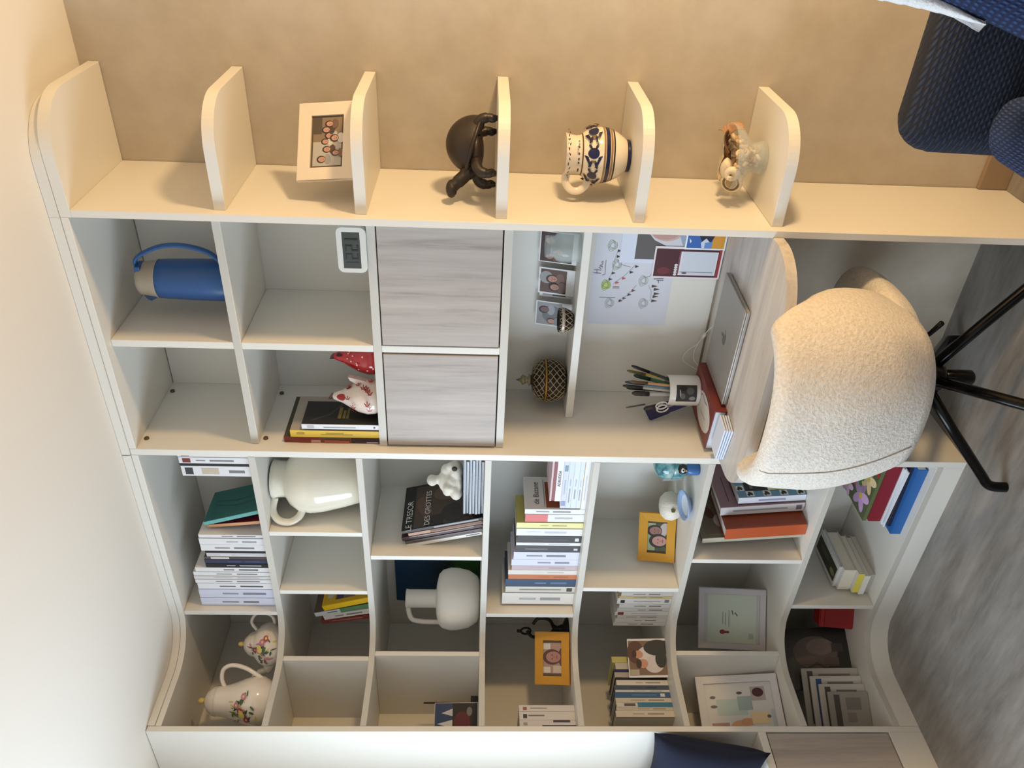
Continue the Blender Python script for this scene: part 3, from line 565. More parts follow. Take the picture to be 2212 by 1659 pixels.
# certificate frame and others on row six
sh = [(rect(-.086, .028, .086, .172), (196, 206, 192)), (rect(-.03, .108, .03, .1095), (90, 96, 92)), (rect(-.024, .118, .02, .1195), (110, 116, 110)), (rect(-.02, .126, .024, .1275), (110, 116, 110)), (stroke([(.01, .084), (.022, .09), (.015, .097), (.03, .1)], .003), (60, 66, 70)), (ell(-.048, .128, .008, .008), (130, 50, 50)), (rect(-.052, .108, -.044, .122), (130, 50, 50)), (rect(-.07, .036, -.05, .05), (170, 176, 176))]
frame('framed_certificate', 'pale grey frame holding a certificate on the sixth shelf', (-1.600, -.252, .4014), (math.radians(-9), 0, math.radians(36)), .228, .248, .022, .014, (196, 192, 196), [(p, c) for p, c in [(([(x*1.05, z*1.24) for x, z in pp]), cc) for pp, cc in sh]], mount=(190, 188, 190))
sh = [(rect(-.09, .03, .09, .21), (206, 204, 190)), (ell(.0, .07, .06, .03), (196, 186, 140)), (ell(.03, .05, .05, .02), (170, 160, 96)), (ell(-.03, .12, .01, .014), (170, 172, 164))]
frame('framed_photo', 'grey frame with a pale picture leaning askew behind the divider', (-1.328, -.175, .402), (math.radians(-17), math.radians(4), math.radians(-40)), .21, .255, .026, .014, (152, 156, 162), sh)
sh = [(rect(-.122, .026, .122, .262), (206, 206, 206)), (rect(-.112, .19, -.05, .25), (170, 130, 130)), (ell(-.085, .215, .02, .022), (120, 70, 76)), (rect(-.02, .12, .05, .225), (176, 196, 194)), (rect(.0, .1, .06, .15), (150, 170, 172)), (ell(-.07, .155, .028, .03), (206, 160, 120)), (ell(-.05, .125, .016, .026), (200, 150, 110)), (rect(.04, .05, .1, .1), (170, 160, 160)), (ell(.075, .075, .02, .02), (70, 30, 42)), (rect(-.06, .05, -.01, .11), (222, 200, 160)), (ell(.075, .14, .006, .01), (70, 74, 80)), (ell(.02, .235, .006, .012), (90, 94, 96)), (ell(.06, .235, .006, .01), (90, 94, 96)), (ell(-.03, .05, .007, .007), (90, 94, 100)), (ell(-.09, .06, .007, .01), (80, 84, 90)), (rect(-.1, .03, .0, .04), (180, 190, 200))]
sh = [([(x*.79, z) for x, z in pp], cc) for pp, cc in sh]
frame('framed_photo', 'large white collage frame leaning in the sixth shelf corner', (-1.705, -.543, .4018), (math.radians(-10), 0, math.radians(72)), .242, .288, .026, .016, (206, 206, 210), sh)
# little photographs
def photo(label, loc, rot, w_, h_, shapes, border=.004, grp=None, bend=0.0):
    p = thing('photograph', label, 'photograph', loc, rot, grp)
    bm = bmesh.new(); n = 8; A_ = []
    for i in range(n+1):
        x = -w_/2+w_*i/n; yb = -bend*(1-(2*i/n-1)**2); A_.append([bm.verts.new((x, yb+dy, z)) for dy in (0, .0006) for z in (0, h_)])
    for i in range(n):
        a, b = A_[i], A_[i+1]
        for q in ((0, 1), (3, 2)): bm.faces.new((a[q[0]], b[q[0]], b[q[1]], a[q[1]]))
        bm.faces.new((a[1], b[1], b[3], a[3])); bm.faces.new((a[0], b[0], b[2], a[2]))
    bm.faces.new((A_[0][0], A_[0][1], A_[0][3], A_[0][2])); bm.faces.new((A_[-1][0], A_[-1][1], A_[-1][3], A_[-1][2]))
    from_bm('card', bm, mat((226, 226, 228), .35), p)
    pic = art('picture', shapes, p, -.0004)
    for v in pic.data.vertices: v.co.y += -bend*(1-(2*v.co.x/w_)**2)
    return p
sh = [(rect(-.046, .014, .046, .108), (66, 40, 32))]+portrait(.02, .082, .017, (30, 22, 20), (170, 120, 104), (50, 36, 32))+portrait(-.015, .055, .017, (36, 24, 22), (176, 126, 108), (60, 40, 34))+portrait(-.03, .08, .014, (40, 26, 22), (160, 110, 96), (100, 66, 40))
photo('photo of a dark haired group behind the glass jar', (-.203, -.055, 1.2215), (math.radians(-13), 0, 0), .098, .112, sh, grp='photos leaning on the shallow shelf')
sh = [(rect(-.038, .024, .038, .102), (92, 64, 52)), (ell(.012, .085, .02, .02), (150, 150, 150))]+portrait(.008, .066, .018, (60, 40, 36), (186, 136, 120), (120, 92, 84))+portrait(-.018, .058, .017, (30, 20, 20), (180, 130, 112), (110, 84, 78))
photo('instant photo of two people in the middle of the shallow shelf', (-.313, -.055, 1.2215), (math.radians(-13), 0, 0), .086, .108, sh, grp='photos leaning on the shallow shelf')
sh = [(rect(-.038, .03, .038, .106), (150, 150, 154)), (ell(.0, .06, .03, .03), (110, 112, 118))]+portrait(.014, .083, .016, (36, 30, 34), (120, 92, 88), (160, 160, 166))+portrait(-.024, .06, .013, (110, 80, 64), (196, 150, 132), (130, 134, 140))
photo('instant photo of a couple behind the brown glass candle holder', (-.425, -.055, 1.2215), (math.radians(-13), 0, 0), .084, .110, sh, grp='photos leaning on the shallow shelf')
sh = [(rect(-.03, .02, .03, .09), (60, 64, 62)), (rect(-.03, .06, -.01, .09), (150, 150, 150))]
photo('photo mostly hidden behind the middle instant photo', (-.340, -.035, 1.2215), (math.radians(-10), 0, 0), .07, .10, sh, grp='photos leaning on the shallow shelf')
sh = [(rect(-.06, .0, .06, .135), (120, 96, 78)), (ell(.02, .11, .04, .03), (84, 50, 44)), (ell(.01, .06, .032, .045), (214, 206, 204)), (ell(-.022, .045, .03, .035), (206, 196, 196)), (ell(.035, .03, .028, .05), (36, 38, 40)), (ell(-.005, .02, .03, .02), (30, 40, 42)), (ell(.012, .1, .014, .016), (196, 140, 116)), (ell(-.02, .085, .016, .018), (196, 142, 118)), (ell(-.02, .10, .016, .01), (50, 30, 26)), (ell(.014, .115, .014, .008), (44, 28, 24)), (rect(-.06, .1, -.04, .135), (170, 160, 140))]
photo('wedding photograph leaning against the old paperbacks on the fifth shelf', (-1.655, -.375, .7956), (math.radians(-6), 0, math.radians(62)), .135, .138, sh)

# ------------------------------------------------------------------ papers pinned over the desk
def sheet(name, label, cat, x0, x1, z0, z1, shapes, y=-.0012, rgb=(222, 224, 232), tilt=0):
    p = thing(name, label, cat, ((x0+x1)/2, y, (z0+z1)/2), (0, tilt, 0)); hw, hh = (x1-x0)/2, (z1-z0)/2
    box('sheet', -hw, hw, -.0004, .0004, -hh, hh, mat(rgb, .75), p)
    art('print', [([(a-(x0+x1)/2, b-(z0+z1)/2) for a, b in pts], c) for pts, c in shapes], p, -.0004, min(.00012, .0012/len(shapes))); return p
def P(a, b): return (-.170-(b-30)*.000178, 1.163-(a-200)*.0001986)       # read off the drawing
GRN = (150, 176, 110); GRY = (140, 146, 146); PUR = (58, 40, 62)
sh = []
for (a, b, c_) in ((460, 250, GRN), (560, 600, GRN), (430, 990, (150, 180, 80)), (1000, 890, (190, 204, 190)), (1050, 1330, (200, 204, 206)), (520, 1340, (200, 204, 206))):
    x, z = P(a, b)
    for k in range(3): sh.append((stroke([(x+(.017-.004*k)*math.cos(t)*(1+.2*math.sin(3*t+k)), z+(.014-.0035*k)*math.sin(t)) for t in [2*PI*q/16 for q in range(17)]], .0016), shade(c_, .82-.06*k)))
    if c_ == (150, 180, 80): sh.insert(0, (ell(x, z, .015, .014), (186, 206, 122)))
for ln in ([(550, 330), (520, 480), (500, 760), (460, 900)], [(840, 600), (700, 800), (540, 960)], [(900, 980), (780, 1180), (650, 1300)], [(1140, 640), (1090, 800), (1000, 830)], [(1090, 970), (1150, 1100), (1150, 1280)], [(610, 590), (770, 640)], [(350, 1230), (600, 1230)]): sh.append((stroke([P(*q) for q in ln], .0013), GRY))
for (a, b, c_) in ((575, 345, PUR), (570, 450, PUR), (525, 760, PUR), (490, 880, PUR), (870, 625, PUR), (800, 735, PUR), (695, 855, (190, 84, 84)), (600, 940, (190, 84, 84)), (870, 1085, (110, 60, 76)), (815, 1165, (90, 50, 66)), (745, 1240, (120, 72, 84)), (690, 1290, PUR), (1170, 990, (70, 56, 50)), (1210, 1050, (70, 56, 50)), (1220, 1135, (70, 56, 50)), (1210, 1190, (70, 56, 50)), (1200, 1275, (70, 56, 50))):
    x, z = P(a, b); L = .012 if a < 1150 else .018; sh.append(([(x-.0048, z+.006), (x+.0048, z+.006), (x+.0005, z+.006-L)], c_))
for ln in ([(215, 760), (330, 770)], [(220, 705), (330, 710)], [(270, 780), (265, 690)], [(330, 690), (290, 660), (330, 640), (345, 660)], [(345, 640), (300, 620), (345, 600)], [(345, 590), (320, 560), (345, 540), (350, 565)], [(355, 800), (395, 790), (385, 520)]): sh.append((stroke([P(*q) for q in ln], .0020), (136, 116, 140)))
for ln in ([(1150, 850), (1300, 835), (1300, 870), (1200, 875)], [(1230, 870), (1235, 930)]): sh.append((stroke([P(*q) for q in ln], .0014), (60, 60, 66)))
sh += [(rect(P(545, 0)[0]*0-.352, P(640, 0)[1], -.345, P(540, 0)[1]), (170, 160, 160))]
o = sheet('child_drawing', 'child drawing of trees and bunting taped to the wall above the desk', 'drawing', -.478, -.075, .917, 1.162, sh, -.0013, (212, 214, 224))
art('tape', [(rect(-.19, .09, .19, .14), (214, 212, 206))], o, .0006); 
sh = [(rect(-.250, .789, -.075, 1.042), (92, 88, 88)), ([(-.075, 1.03), (-.150, 1.022), (-.187, .99), (-.215, .93), (-.226, .885), (-.075, .885)], (206, 206, 214)), (ell(-.135, .955, .055, .06), (206, 170, 160)), (ell(-.165, .96, .02, .04), (190, 150, 142)), (ell(-.14, .94, .02, .006), (120, 84, 84)), ([(-.15, .925), (-.21, .90), (-.2, .885), (-.075, .885), (-.075, .93)], (150, 164, 184)), (rect(-.250, .789, -.18, .885), (150, 158, 110)), (ell(-.225, .83, .03, .05), (132, 144, 84)), (ell(-.2, .81, .03, .02), (70, 64, 50))]
sheet('photo_print', 'large print of a baby in a hood taped at the right above the desk', 'photograph', -.263, -.07, .7765, 1.087, sh, -.0034, (216, 222, 238))
sh = [(rect(-.208, .781, -.092, .893), (54, 100, 176)), (rect(-.208, .781, -.092, .818), (214, 150, 50)), (ell(-.135, .836, .058, .028), (26, 30, 52)), ([(-.207, .848), (-.19, .852), (-.176, .838), (-.19, .824), (-.207, .82)], (206, 216, 232)), ([(-.176, .888), (-.193, .884), (-.186, .88)], (226, 230, 238)), ([(-.207, .84), (-.19, .84), (-.186, .818), (-.207, .818)], (100, 140, 200))]
sheet('postcard', 'blue and orange postcard overlapping the baby print', 'postcard', -.213, -.087, .7758, .898, sh, -.0060, (236, 238, 242))
sh = [(rect(-.304, .782, -.212, .979), (70, 20, 30)), (ell(-.285, .95, .012, .02), (110, 34, 46)), (rect(-.304, .782, -.212, .79), (150, 50, 46)), (rect(-.298, .792, -.22, .905), (222, 220, 226)), (rect(-.296, .796, -.22, .898), (206, 212, 222)), (rect(-.288, .8, -.286, .9), (120, 96, 104)), (ell(-.291, .886, .003, .008), (90, 90, 96)), (rect(-.294, .904, -.222, .909), (120, 70, 76))]
for k in range(5): sh.append((ell(-.296+.008*k, .914, .004, .005), (220, 214, 216)))
sheet('leaflet', 'dark red leaflet with white panel low on the wall above the laptop', 'leaflet', -.309, -.205, .7770, .984, sh, -.0058, (230, 220, 224))

# ------------------------------------------------------------------ desk things
t = thing('laptop', 'closed silver laptop on the desk with its hinge to the wall', 'laptop', (-.3985, -.205, .7746), (0, 0, math.radians(-2.2)))
ALU = mat((158, 154, 149), .42, .35, 'aluminium')
box('base', -.158, .158, -.109, .109, .002, .011, ALU, t, .002, 2); box('lid', -.158, .158, -.109, .109, .0117, .0165, ALU, t, .0018, 2)
for q in ((-.13, -.09), (.13, -.09), (-.13, .09), (.13, .09)): lathe('rubber_foot', [(0, 0), (.006, 0), (.006, .002), (0, .002)], mat((20, 20, 20), .8), t, 12, q)
lg = [(ell(-.0075, 0, .011, .015), (96, 92, 88)), (ell(.0075, 0, .011, .015), (96, 92, 88)), (ell(.019, .003, .0055, .007), (150, 148, 146)), (ell(.003, .021, .0035, .007, -.5), (96, 92, 88))]
o = art('lid_mark', lg, t, 0, rough=.3); o.rotation_euler = (-PI/2, 0, 0); o.location = (0, .0, .0166)
cab = thing('power_cable', 'thin white cable with plug running from the laptop to the wall corner', 'cable', (0, 0, 0))
WC = mat((214, 212, 206), .5)
tube('cord', spline([(-.412, -.088, .784), (-.44, -.06, .779), (-.48, -.035, .788), (-.52, -.03, .80), (-.555, -.03, .835), (-.585, -.035, .845), (-.603, -.05, .815), (-.612, -.06, .783)], 6), .0016, WC, cab, 8)
tube('cord', spline([(-.50, -.032, .795), (-.54, -.035, .812), (-.572, -.045, .815), (-.59, -.06, .80), (-.600, -.075, .780)], 6), .0014, WC, cab, 8)
box('plug', -.418, -.402, -.098, -.086, .778, .788, mat((60, 58, 56), .5), cab, .0015, 2); tube('splitter', [(-.486, -.034, .789), (-.505, -.031, .796)], .005, WC, cab, 10)
# books under the cup
t = thing('art_book', 'red brown book with white oval cover lying under the pen cup', 'book', (-.640, -.203, .7748), (0, 0, math.radians(-5)))
RB = mat((112, 48, 42), .45)
bm = bmesh.new(); bx(bm, -.076, .076, -.115, .115, .034, .037); bx(bm, -.076, .076, -.115, .115, 0, .003); bx(bm, .073, .076, -.115, .115, .003, .034); from_bm('cover', bm, RB, t)
box('pages', -.074, .0725, -.112, .112, .0033, .0337, mat((206, 208, 214), .7), t)
o = art('cover_print', [(ell(-.004, -.025, .054, .080), (196, 190, 184)), (stroke([(.02, .03), (.035, .01), (.03, -.02), (.038, -.045)], .006), (140, 134, 130)), (stroke([(-.02, 0), (-.01, -.06)], .003), (160, 154, 150))], t, 0); o.rotation_euler = (-PI/2, 0, 0); o.location = (0, 0, .037)
t = thing('notebook', 'white notebook pages fanning out beside the red brown book', 'notebook', (-.640, -.362, .7752), (0, 0, math.radians(-9)))
for k in range(4): 
    o = box('leaf_bundle', -.062, .062, -.032, .032, .007*k, .007*k+.0045, mat((214, 222, 238), .6), t, .001, 1); o.rotation_euler = (0, 0, .02*k-.03)
# mug of pens
cup = thing('pen_cup', 'white photo mug crammed with pens on the red brown book', 'cup', (-.632, -.138, .8122))
prof = [(0, .001), (.046, 0), (.048, .004), (.048, .096), (.0455, .098), (.043, .096), (.043, .008), (0, .006)]
lathe('body', prof, mat((222, 220, 216), .25), cup)
wrap('photo_print', [([(-1.75, .014), (-1.2, .014), (-.62, .014), (-.62, .078), (-1.2, .078), (-1.75, .078)], (46, 46, 46)), (well(-1.35, .058, .010, .008, .4, .048), (96, 96, 94)), (well(-1.0, .035, .011, .012, 0, .048), (84, 82, 80)), (well(-1.5, .028, .007, .010, 0, .048), (130, 128, 124)), (well(-.85, .058, .008, .012, 0, .048), (20, 20, 20)), (well(-1.15, .066, .012, .0018, .1, .048), (170, 170, 168))], lambda z: .048, cup)
tube('handle', spline([(-.03, .035, .085), (-.045, .06, .08), (-.05, .07, .05), (-.045, .058, .022), (-.032, .034, .016)], 6), .005, mat((222, 220, 216), .25), cup, 10)
pens = [((.0, .012), (.075, .02, .215), .0045, (26, 34, 30), 'dark green pen with black cap leaning furthest right'), ((.01, .02), (.05, .03, .225), .004, (196, 170, 70), 'yellow wooden pencil'), ((-.012, .018), (.03, .035, .20), .006, (60, 116, 84), 'green marker'), ((.012, -.004), (.03, .0, .22), .004, (206, 150, 96), 'bare wood pencil'), ((.004, .0), (.02, .01, .23), .0045, (56, 116, 170), 'blue ballpoint pen'), ((-.01, .0), (.005, .012, .235), .005, (200, 204, 200), 'clear pen with black tip'), ((-.016, .01), (-.01, .02, .22), .0042, (30, 30, 32), 'black pen'), ((-.02, -.002), (-.015, .0, .205), .007, (196, 196, 196), 'grey white marker'), ((-.02, -.014), (-.062, -.02, .165), .007, (232, 232, 230), 'white correction pen leaning left'), ((-.006, -.02), (-.05, -.03, .225), .0025, (160, 156, 148), 'thin curved wire tool sticking out furthest')]
for (a, b, r_, rgb, wd) in pens:
    A3 = Vector((-.632+a[0], -.138+a[1], .8122+.012)); d_ = (Vector((-.632+b[0], -.138+b[1], .8122+b[2]))-A3); L = d_.length
    p = thing('pen', '%s in the photo mug' % wd, 'pen', A3, d_.to_track_quat('Z', 'Y').to_euler(), 'pens in the photo mug')
    tube('barrel', [(0, 0, 0), (0, 0, L*.72)], r_, mat(rgb, .35), p, 10); tube('cap', [(0, 0, L*.72), (0, 0, L*.95), (0, 0, L)], [r_*1.12, r_*1.1, r_*.5], mat(shade(rgb, .55) if sum(rgb) < 560 else (60, 60, 62), .35), p, 10)
p = thing('glasses_case', 'dark blue slanted case standing in the photo mug', 'case', (-.645, -.155, .826), (0, math.radians(-28), 0)); box('body', -.02, .02, -.008, .008, 0, .155, mat((28, 26, 84), .5), p, .004, 2); box('flap', -.0205, .0205, -.0086, -.0078, .09, .15, mat((24, 22, 70), .5), p)
p = thing('scissors', 'small scissors with round white grips in the photo mug', 'scissors', (-.64, -.171, .83), (0, math.radians(-20), 0)); 
for s in (-1, 1): tube('grip', [(s*.006+.013*math.cos(a)*s, 0, .1+.018*math.sin(a)) for a in [2*PI*k/14 for k in range(15)]], .0025, mat((226, 226, 226), .4), p, 8)
for s in (-1, 1): tube('blade', [(s*.004, 0, .085), (-s*.002, 0, 0)], [.004, .002], mat((150, 150, 152), .3, .8), p, 8)

# ------------------------------------------------------------------ shallow shelf things
t = thing('lidded_jar', 'gold and dark quilted glass jar with pointed lid on the shallow shelf', 'jar', (-.646, -.078, 1.2214))
MERC = mat((44, 35, 28), .16, .35, 'dark_quilted_glass')
def lattice(prof, z0, z1, n, turn, par, rr=.0013):
    f_ = profile_radius(prof); bm = bmesh.new()
    for k in range(n):
        for sg in (-1, 1):
            tube_bm(bm, [((f_(z0+(z1-z0)*q/10)+.0004)*math.cos(2*PI*k/n+sg*turn*q/10), (f_(z0+(z1-z0)*q/10)+.0004)*math.sin(2*PI*k/n+sg*turn*q/10), z0+(z1-z0)*q/10) for q in range(11)], rr, 5)
    o = from_bm('lattice', bm, mat((186, 168, 136), .25, .5), par, True); o['kind'] = 'stuff'; return o
GOLD = mat((170, 130, 60), .3, .9)
rip = lambda a, z: .018*math.cos(14*a+z*160)*math.cos(14*a-z*160)
lathe('bowl', [(0, 0), (.035, 0), (.05, .006), (.064, .03), (.067, .05), (.066, .062), (.062, .064), (0, .064)], MERC, t, 84, ripple=rip)
lattice([(.035, 0), (.05, .006), (.064, .03), (.067, .05), (.066, .062)], .004, .062, 16, 1.1, t)
lathe('rim', [(.058, .063), (.069, .064), (.069, .070), (.058, .071)], GOLD, t, 40)
ld = lathe('lid', [(.066, .071), (.063, .082), (.052, .097), (.035, .107), (.015, .111), (0, .112)], MERC, t, 84, ripple=rip)
lattice([(.066, .071), (.063, .082), (.052, .097), (.035, .107)], .072, .106, 16, .8, ld)
lathe('knob', [(0, .110), (.014, .111), (.02, .118), (.008, .122), (.014, .132), (.017, .138), (.006, .146), (0, .160)], mat((150, 140, 110), .15, .3), ld, 24)
t = thing('candle_holder', 'small brown beaded glass candle holder on the shallow shelf', 'candle holder', (-.402, -.115, 1.2214))
lathe('cup', [(0, 0), (.018, 0), (.028, .008), (.035, .024), (.036, .034), (.034, .046), (.031, .046), (.031, .014), (0, .012)], MERC, t, 60, ripple=lambda a, z: .03*math.cos(12*a)*math.cos(z*420))
lattice([(.018, 0), (.028, .008), (.035, .024), (.036, .034), (.034, .046)], .004, .044, 12, 1.0, t, .0011)
lathe('band', [(.0355, .028), (.0385, .031), (.0385, .036), (.0355, .038)], mat((196, 190, 180), .2, .5), t, 40)
t = thing('glass_jar', 'clear square shouldered glass jar in front of the right photo', 'jar', (-.168, -.108, 1.2214))
jp = [(0, .001), (.038, 0), (.043, .005), (.044, .05), (.040, .066), (.030, .075), (.031, .088), (.028, .088), (.027, .075), (.037, .064), (.040, .05), (.039, .008), (0, .006)]
lathe('body', jp, GLASS, t, 40, ripple=lambda a, z: .05*math.cos(4*a)); lathe('stopper', [(0, .082), (.026, .082), (.028, .088), (.032, .090), (.030, .1), (0, .102)], GLASS, t, 32)

# ------------------------------------------------------------------ upper cubbies
t = thing('vacuum_jug', 'blue vacuum jug with grey top in the upper right cubby', 'jug', (-.268, -.17, 2.1684))
BL = newmat('blue_plastic', (38, 84, 140), .38); bump(BL, noise(BL, texcoord(BL, (1, 1, 1)), 220, 2).outputs[0], .1, .001)
lathe('body', [(0, 0), (.054, 0), (.058, .004), (.0575, .1), (.055, .19), (.053, .212), (.045, .22), (0, .222)], BL, t, 48)
lathe('collar', [(.0535, .212), (.0535, .216), (.050, .226), (.047, .252), (.046, .262), (.036, .270), (0, .274)], mat((168, 156, 138), .45), t, 48)
tube('handle', spline([(.035, -.01, .262), (.062, -.015, .262), (.085, -.018, .235), (.108, -.02, .18), (.110, -.02, .12), (.09, -.018, .06), (.05, -.012, .03)], 8), .009, BL, t, 12, .6)
vprism('spout', [(-.044, .212), (-.062, .244), (-.058, .252), (-.044, .262)], -.016, .016, BL, t)
box('lever', .012, .048, -.03, .012, .250, .266, BL, t, .004, 2)
t = thing('digital_clock', 'white digital clock reading twelve twenty one in the cubby corner', 'clock', (-.0985, -.300, 1.7904))
CW = mat((214, 214, 208), .4); ro = []
for cx_, cz_, a0 in ((.046, .016, -PI/2), (.046, .058, 0), (-.046, .058, PI/2), (-.046, .016, PI)):
    ro += [(cx_+.016*math.cos(a0+PI/2*k/6), cz_+.016*math.sin(a0+PI/2*k/6)) for k in range(7)]
vprism('case', ro, -.012, .012, CW, t)
segs = {'1': 'bc', '2': 'abged'}; sh = [(rect(-.050, .0155, .050, .060), (52, 56, 48))]
def digit(ch, x, z, w_=.016, h_=.033, tk=.0032):
    s = {'a': rect(x, z+h_-tk, x+w_, z+h_), 'g': rect(x, z+h_/2-tk/2, x+w_, z+h_/2+tk/2), 'd': rect(x, z, x+w_, z+tk), 'b': rect(x+w_-tk, z+h_/2, x+w_, z+h_), 'c': rect(x+w_-tk, z, x+w_, z+h_/2), 'e': rect(x, z, x+tk, z+h_/2), 'f': rect(x, z+h_/2, x+tk, z+h_)}
    return [(s[k], (18, 20, 14)) for k in segs[ch]]
for ch, x in (('1', -.047), ('2', -.024), ('2', -.001), ('1', .016)): sh += digit(ch, x, .0205)
art('display', sh, t, -.012)
def hen(label, loc, rz, body, spots, crest, s=1.0):
    h = thing('ceramic_hen', label, 'figurine', loc, (0, 0, rz), 'ceramic hens in the cubby')
    m = mat(body, .16, 0, None, coat=.6)
    pr = [(0, 0), (.044*s, 0), (.052*s, .012*s), (.054*s, .035*s), (.047*s, .062*s), (.033*s, .088*s), (.021*s, .108*s), (.015*s, .124*s), (.010*s, .136*s), (0, .142*s)]
    lathe('body', pr, m, h, 44, sx=1.0, sy=.92)
    vprism('beak', [(-.008*s, .128*s), (-.001, .134*s), (-.004*s, .148*s), (-.009*s, .152*s)], -.004, .004, mat((52, 34, 26), .4), h)
    vprism('tail', [(.034*s, .05*s), (.056*s, .085*s), (.066*s, .09*s), (.058*s, .055*s), (.05*s, .03*s)], -.012, .012, m, h)
    vprism('comb', crest, -.004, .004, mat((92, 46, 32), .35), h)
    wrap('glaze_spots', spots, profile_radius(pr), h, .0012 if False else .001); return h
sp = []
rr = random.Random(3)
for k in range(26): sp.append((ell(rr.uniform(-3.1, .2), rr.uniform(.015, .1), .05, .0022), (236, 220, 214)))
sp += [(ell(-1.2, .122, .3, .007), (30, 20, 20))]
hen('glossy red ceramic hen in the cubby behind the patterned hen', (-.514, -.165, 1.7904), .4, (178, 26, 34), sp, [(-.007, .13), (.006, .132), (.010, .124), (.008, .142), (-.003, .150)])
sp = [(ell(-1.3, .112, .5, .013), (150, 30, 32))]
for k in range(16):
    a, z_ = rr.uniform(-2.7, .1), rr.uniform(.02, .09)
    for q in range(4): sp.append((well(a+.08*math.cos(q*1.57), z_+.005*math.sin(q*1.57), .006, .0016, q*.8, .05), (150, 44, 36)))
hen('white ceramic hen with red coral pattern next to the black book', (-.609, -.236, 1.7904), .2, (222, 206, 194), sp, [(-.007, .13), (.006, .132), (.010, .124), (.008, .142), (-.003, .150)])

# ------------------------------------------------------------------ pitchers, vase, teapots
CREAM = newmat('cream_glaze', (226, 220, 202), .12); nodes(CREAM)[2].inputs['Coat Weight'].default_value = .5
t = thing('pitcher', 'tall cream glazed pitcher in the second shelf cubby', 'pitcher', (-.958, -.215, 1.8604))
lathe('body', [(0, 0), (.066, 0), (.072, .006), (.088, .06), (.104, .125), (.109, .165), (.104, .200), (.086, .228), (.064, .243), (.059, .25), (.060, .275), (.064, .288), (.061, .290), (.056, .276), (.055, .25), (.08, .22), (.1, .165), (.066, .01), (0, .008)], CREAM, t, 56)
tube('handle', spline([(-.045, -.04, .283), (-.075, -.065, .288), (-.098, -.085, .27), (-.104, -.09, .235), (-.092, -.078, .205), (-.07, -.058, .192)], 8), .0095, CREAM, t, 12, 1.3)
MATT = newmat('matt_cream_ceramic', (214, 208, 198), .75)
t = thing('bottle_vase', 'matt white bottle vase with square handle in front of the blue painting', 'vase', (-1.545, -.205, 1.4754))
lathe('body', [(0, 0), (.062, 0), (.082, .010), (.102, .040), (.111, .080), (.112, .108), (.104, .136), (.088, .151), (.055, .158), (.034, .160), (.033, .165), (.033, .262), (.035, .270), (.031, .271), (.029, .262), (.029, .16), (0, .15)], MATT, t, 56)
tube('handle', spline([(-.026, -.016, .262), (-.048, -.03, .258), (-.066, -.042, .245), (-.072, -.046, .21), (-.073, -.047, .175), (-.073, -.047, .14)], 8), .0078, MATT, t, 12, 1.2)
PORC = newmat('white_porcelain', (226, 216, 204), .14); nodes(PORC)[2].inputs['Coat Weight'].default_value = .6
FLOW = ((186, 120, 140), (206, 190, 90), (78, 110, 70), (60, 90, 66), (150, 60, 84), (110, 92, 130))
def flowers(prof, ca, cz, sa, sz, n, seed, par):
    r_ = random.Random(seed); s = []
    for k in range(n): s.append((well(ca+r_.gauss(0, sa), cz+r_.gauss(0, sz), r_.uniform(.007, .013), r_.uniform(.0018, .0035), r_.uniform(-1.5, 1.5), .075), FLOW[2+k % 2] if k % 2 else FLOW[r_.choice((0, 1, 4, 5, 2))]))
    for k in range(6): a, z_ = ca+r_.gauss(0, sa*.7), cz+r_.gauss(0, sz*.7); s.append((well(a, z_, .010, .009, 0, .075, 14), FLOW[(0, 1, 4, 0, 1, 4)[k]])); s.append((well(a, z_, .004, .0035, 0, .075, 10), (222, 190, 120)))
    wrap('flower_print', s, profile_radius(prof), par, .0006)
t = thing('coffee_pot', 'tall floral porcelain coffee pot at the left of the top shelf', 'teapot', (-1.735, -.500, 2.1764))
cp = [(0, 0), (.055, 0), (.058, .006), (.080, .045), (.084, .07), (.078, .10), (.064, .135), (.054, .165), (.050, .195), (.051, .205), (.046, .206)]
lathe('body', cp, PORC, t, 48); lid = lathe('lid', [(.051, .205), (.048, .214), (.036, .232), (.02, .243), (0, .246)], PORC, t, 40)
blob('knob', (0, 0, .256), (.011, .011, .013), mat((214, 190, 110), .3), lid)
hd = Vector((.78, .62, 0))
tube('handle', spline([hd*.046+Vector((0, 0, .178)), hd*.075+Vector((0, 0, .19)), hd*.108+Vector((0, 0, .185)), hd*.122+Vector((0, 0, .155)), hd*.112+Vector((0, 0, .11)), hd*.086+Vector((0, 0, .065)), hd*.074+Vector((0, 0, .05))], 7), .0075, PORC, t, 12)
hs = -hd
tube('spout', spline([hs*.06+Vector((0, 0, .06)), hs*.095+Vector((0, 0, .085)), hs*.105+Vector((0, 0, .13)), hs*.118+Vector((0, 0, .175)), hs*.135+Vector((0, 0, .197))], 7), [.02]*8+[.016]*7+[.013]*7+[.011]*7, PORC, t, 14)
flowers(cp, -1.0, .105, .33, .022, 44, 5, t)
t = thing('teapot', 'small floral porcelain teapot behind the divider on the top shelf', 'teapot', (-1.655, -.325, 2.1764))
tp = [(0, 0), (.045, 0), (.05, .004), (.074, .035), (.078, .055), (.070, .078), (.052, .095), (.044, .104), (.044, .112), (.04, .113)]
lathe('body', tp, PORC, t, 48); lid = lathe('lid', [(.044, .112), (.040, .120), (.026, .136), (.012, .142), (0, .143)], PORC, t, 36); blob('knob', (0, 0, .152), (.009, .009, .011), mat((206, 184, 100), .3), lid)
tube('handle', spline([hd*.05+Vector((0, 0, .098)), hd*.078+Vector((0, 0, .118)), hd*.105+Vector((0, 0, .105)), hd*.112+Vector((0, 0, .075)), hd*.098+Vector((0, 0, .045)), hd*.072+Vector((0, 0, .035))], 7), .006, PORC, t, 12)
